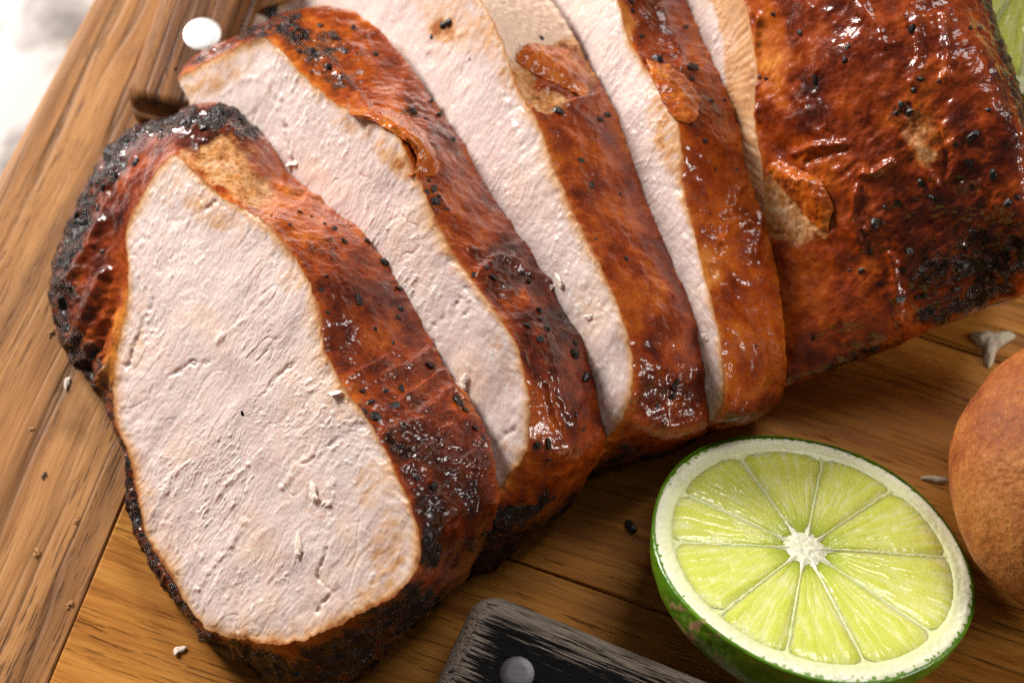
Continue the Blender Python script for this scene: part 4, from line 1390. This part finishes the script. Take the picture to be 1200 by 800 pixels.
knife('knife with worn black riveted handle lying below the roast', 'knife', (528, 757), (828, 882), 13.0, 24.0, 95.0, 5.0, 3.4, (M['black'], M['steel'], M['dull_steel']), [(606, 788, 2.95)], 0.0, 0.0)
knife('utensil with brown wooden handle and large bright rivet behind the slices', 'utensil', (191, 122), (243, -22), 13.0, 16.0, 90.0, 3.0, 2.2, (M['handle'], M['steel'], M['bright_steel']), [(237, 40, 3.6)], -0.10, 0.0, cat='utensil')

# ------------------------------------------------------------------ crumbs and scraps
bpy.context.view_layer.update()
dg = bpy.context.evaluated_depsgraph_get()


def crumb_mesh(seed, mat, st, lump=0.35):
    """a torn shred: a few ragged lobes grown together"""
    r = np.random.default_rng(seed + 100)
    bm = bmesh.new()
    for k in range(5):
        ret = bmesh.ops.create_icosphere(bm, subdivisions=3, radius=1.0)
        vs = ret['verts']
        V = np.array([v.co[:] for v in vs])
        off = np.array([r.uniform(-0.75, 0.75), r.uniform(-0.5, 0.5), r.uniform(-0.1, 0.3)]) * (k > 0)
        size = r.uniform(0.28, 0.55) * np.array([r.uniform(0.8, 1.5), r.uniform(0.6, 1.0), r.uniform(0.5, 0.8)])
        V = V * (1 + lump * fbm(V * 1.6 + k * 3, 3, seed + k))[:, None] * size
        t = r.uniform(0, 3.14)
        V[:, :2] = V[:, :2] @ np.array([[math.cos(t), math.sin(t)], [-math.sin(t), math.cos(t)]])
        V = (V + off) * np.array(st)
        for v, p in zip(vs, V):
            v.co = p * S
    me = bpy.data.meshes.new('crumb')
    bm.to_mesh(me)
    bm.free()
    me.polygons.foreach_set('use_smooth', [True] * len(me.polygons))
    me.materials.append(mat)
    return me


CR = {'c': [crumb_mesh(s, M['crumb'], (1.3, 0.8, 0.45), 0.5) for s in range(4)], 'b': [crumb_mesh(s + 9, M['brown_crumb'], (1.0, 0.7, 0.5)) for s in range(3)]}
CRUMBS = [(343, 193, 8, 'c', 'white meat crumb on the upper end of the front slice skin'),
          (658, 334, 9, 'c', 'torn white meat shred lying across the edge of the second slice'),
          (648, 336, 6, 'c', 'smaller white shred tucked beside the torn one on the second slice'),
          (690, 372, 5, 'c', 'pale meat shred on the lower edge of the third slice face'),
          (535, 466, 9, 'c', 'white meat flake overhanging the wrinkled dark skin of the front slice'),
          (545, 446, 11, 'c', 'large white meat shred on the second slice face near wrinkled skin'),
          (826, 394, 9, 'c', 'pointed white shred stuck at the narrow end of the fourth slice face'),
          (350, 648, 11, 'c', 'pale upright meat shred on the lower part of the front cut face'),
          (368, 578, 10, 'c', 'cream coloured shred cluster at the middle right of the front cut face'),
          (385, 590, 8, 'c', 'small cream shred next to the cluster on the front cut face'),
          (572, 622, 6, 'c', 'tiny pale crumb on the blackened foot of the second slice'),
          (390, 462, 8, 'c', 'loose fibre of meat at the edge of the front cut face'),
          (80, 445, 7, 'c', 'pink white crumb on the board left of the front slice'),
          (60, 390, 6, 'b', 'tan crumb touching the charred left edge of the front slice'),
          (36, 502, 4, 'b', 'orange crumb on the end plank, uppermost of the small ones at left'),
          (52, 557, 5, 'b', 'dark speck of crust on the end plank at left'),
          (90, 610, 5, 'b', 'reddish crumb close to the plank seam'),
          (44, 650, 6, 'b', 'orange brown crumb on the end plank at lower left'),
          (82, 708, 6, 'b', 'flat reddish crumb lying on the plank seam'),
          (210, 761, 7, 'c', 'round tan crumb on the board below the front slice'),
          (740, 621, 11, 'b', 'black lump standing in for shade on the board left of the front lime')]  # last entry: black lump modelled in place of the lime's cast shadow
for x, y, r, kd, lab in CRUMBS:
    q = hit(x, y)
    loc, nor, ob = q
    me = CR[kd][rr.integers(len(CR[kd]))]
    if 'black' in lab or 'dark' in lab:
        me = me.copy()
        me.materials[0] = M['pepper']
    o = bpy.data.objects.new('crumb', me)
    col.objects.link(o)
    sc = r * 0.145 * 1.2
    o.matrix_world = Matrix.Translation(Vector((loc + nor * sc * 0.16) * S)) @ (Vector(nor).to_track_quat('Z', 'Y').to_matrix().to_4x4() @ Matrix.Rotation(rr.uniform(0, 6.28), 4, 'Z')) @ Matrix.Scale(sc, 4)
    tag(o, lab, 'crumb', 'crumbs on the roast and board')


def scrap(label, keys, z, seed):
    """a thin pale sliver lying on the board"""
    K = np.array([at_z(float(x), float(y), 0.0) for x, y in keys])
    tp = even_params(K, 160)
    ring = spline(K, tp)
    c = ring.mean(0)
    r = np.linspace(1, 0.02, 24)
    G = c + (ring - c) * r[:, None, None]
    V = G.reshape(-1, 3)
    rv = np.repeat(r, 160)
    V[:, 2] = 0.1 + z * (1 - rv ** 3) + 0.35 * z * fbm(V / 1.6, 3, seed)
    V[:, 2] = np.maximum(V[:, 2], 0.02)
    base = np.array([c[0], c[1], 0.0])
    o = link_mesh('scrap', V, grid_quads(24, 160, True), M['scrap'], None, base=base)
    tag(o, label, 'scrap')


scrap('pale forked sliver of fat on the shaded board beside the bread roll', [(1137, 392), (1152, 388), (1166, 389), (1182, 388), (1190, 395), (1178, 404), (1168, 412), (1164, 425), (1158, 432), (1152, 424), (1152, 410), (1142, 402)], 1.2, 91)
scrap('thin pale shape standing in for a small reflection on the board between lime and bread roll', [(1078, 560), (1090, 557), (1108, 560), (1112, 564), (1100, 567), (1086, 564)], 0.6, 92)  # small reflection on the board, put in as a pale shape
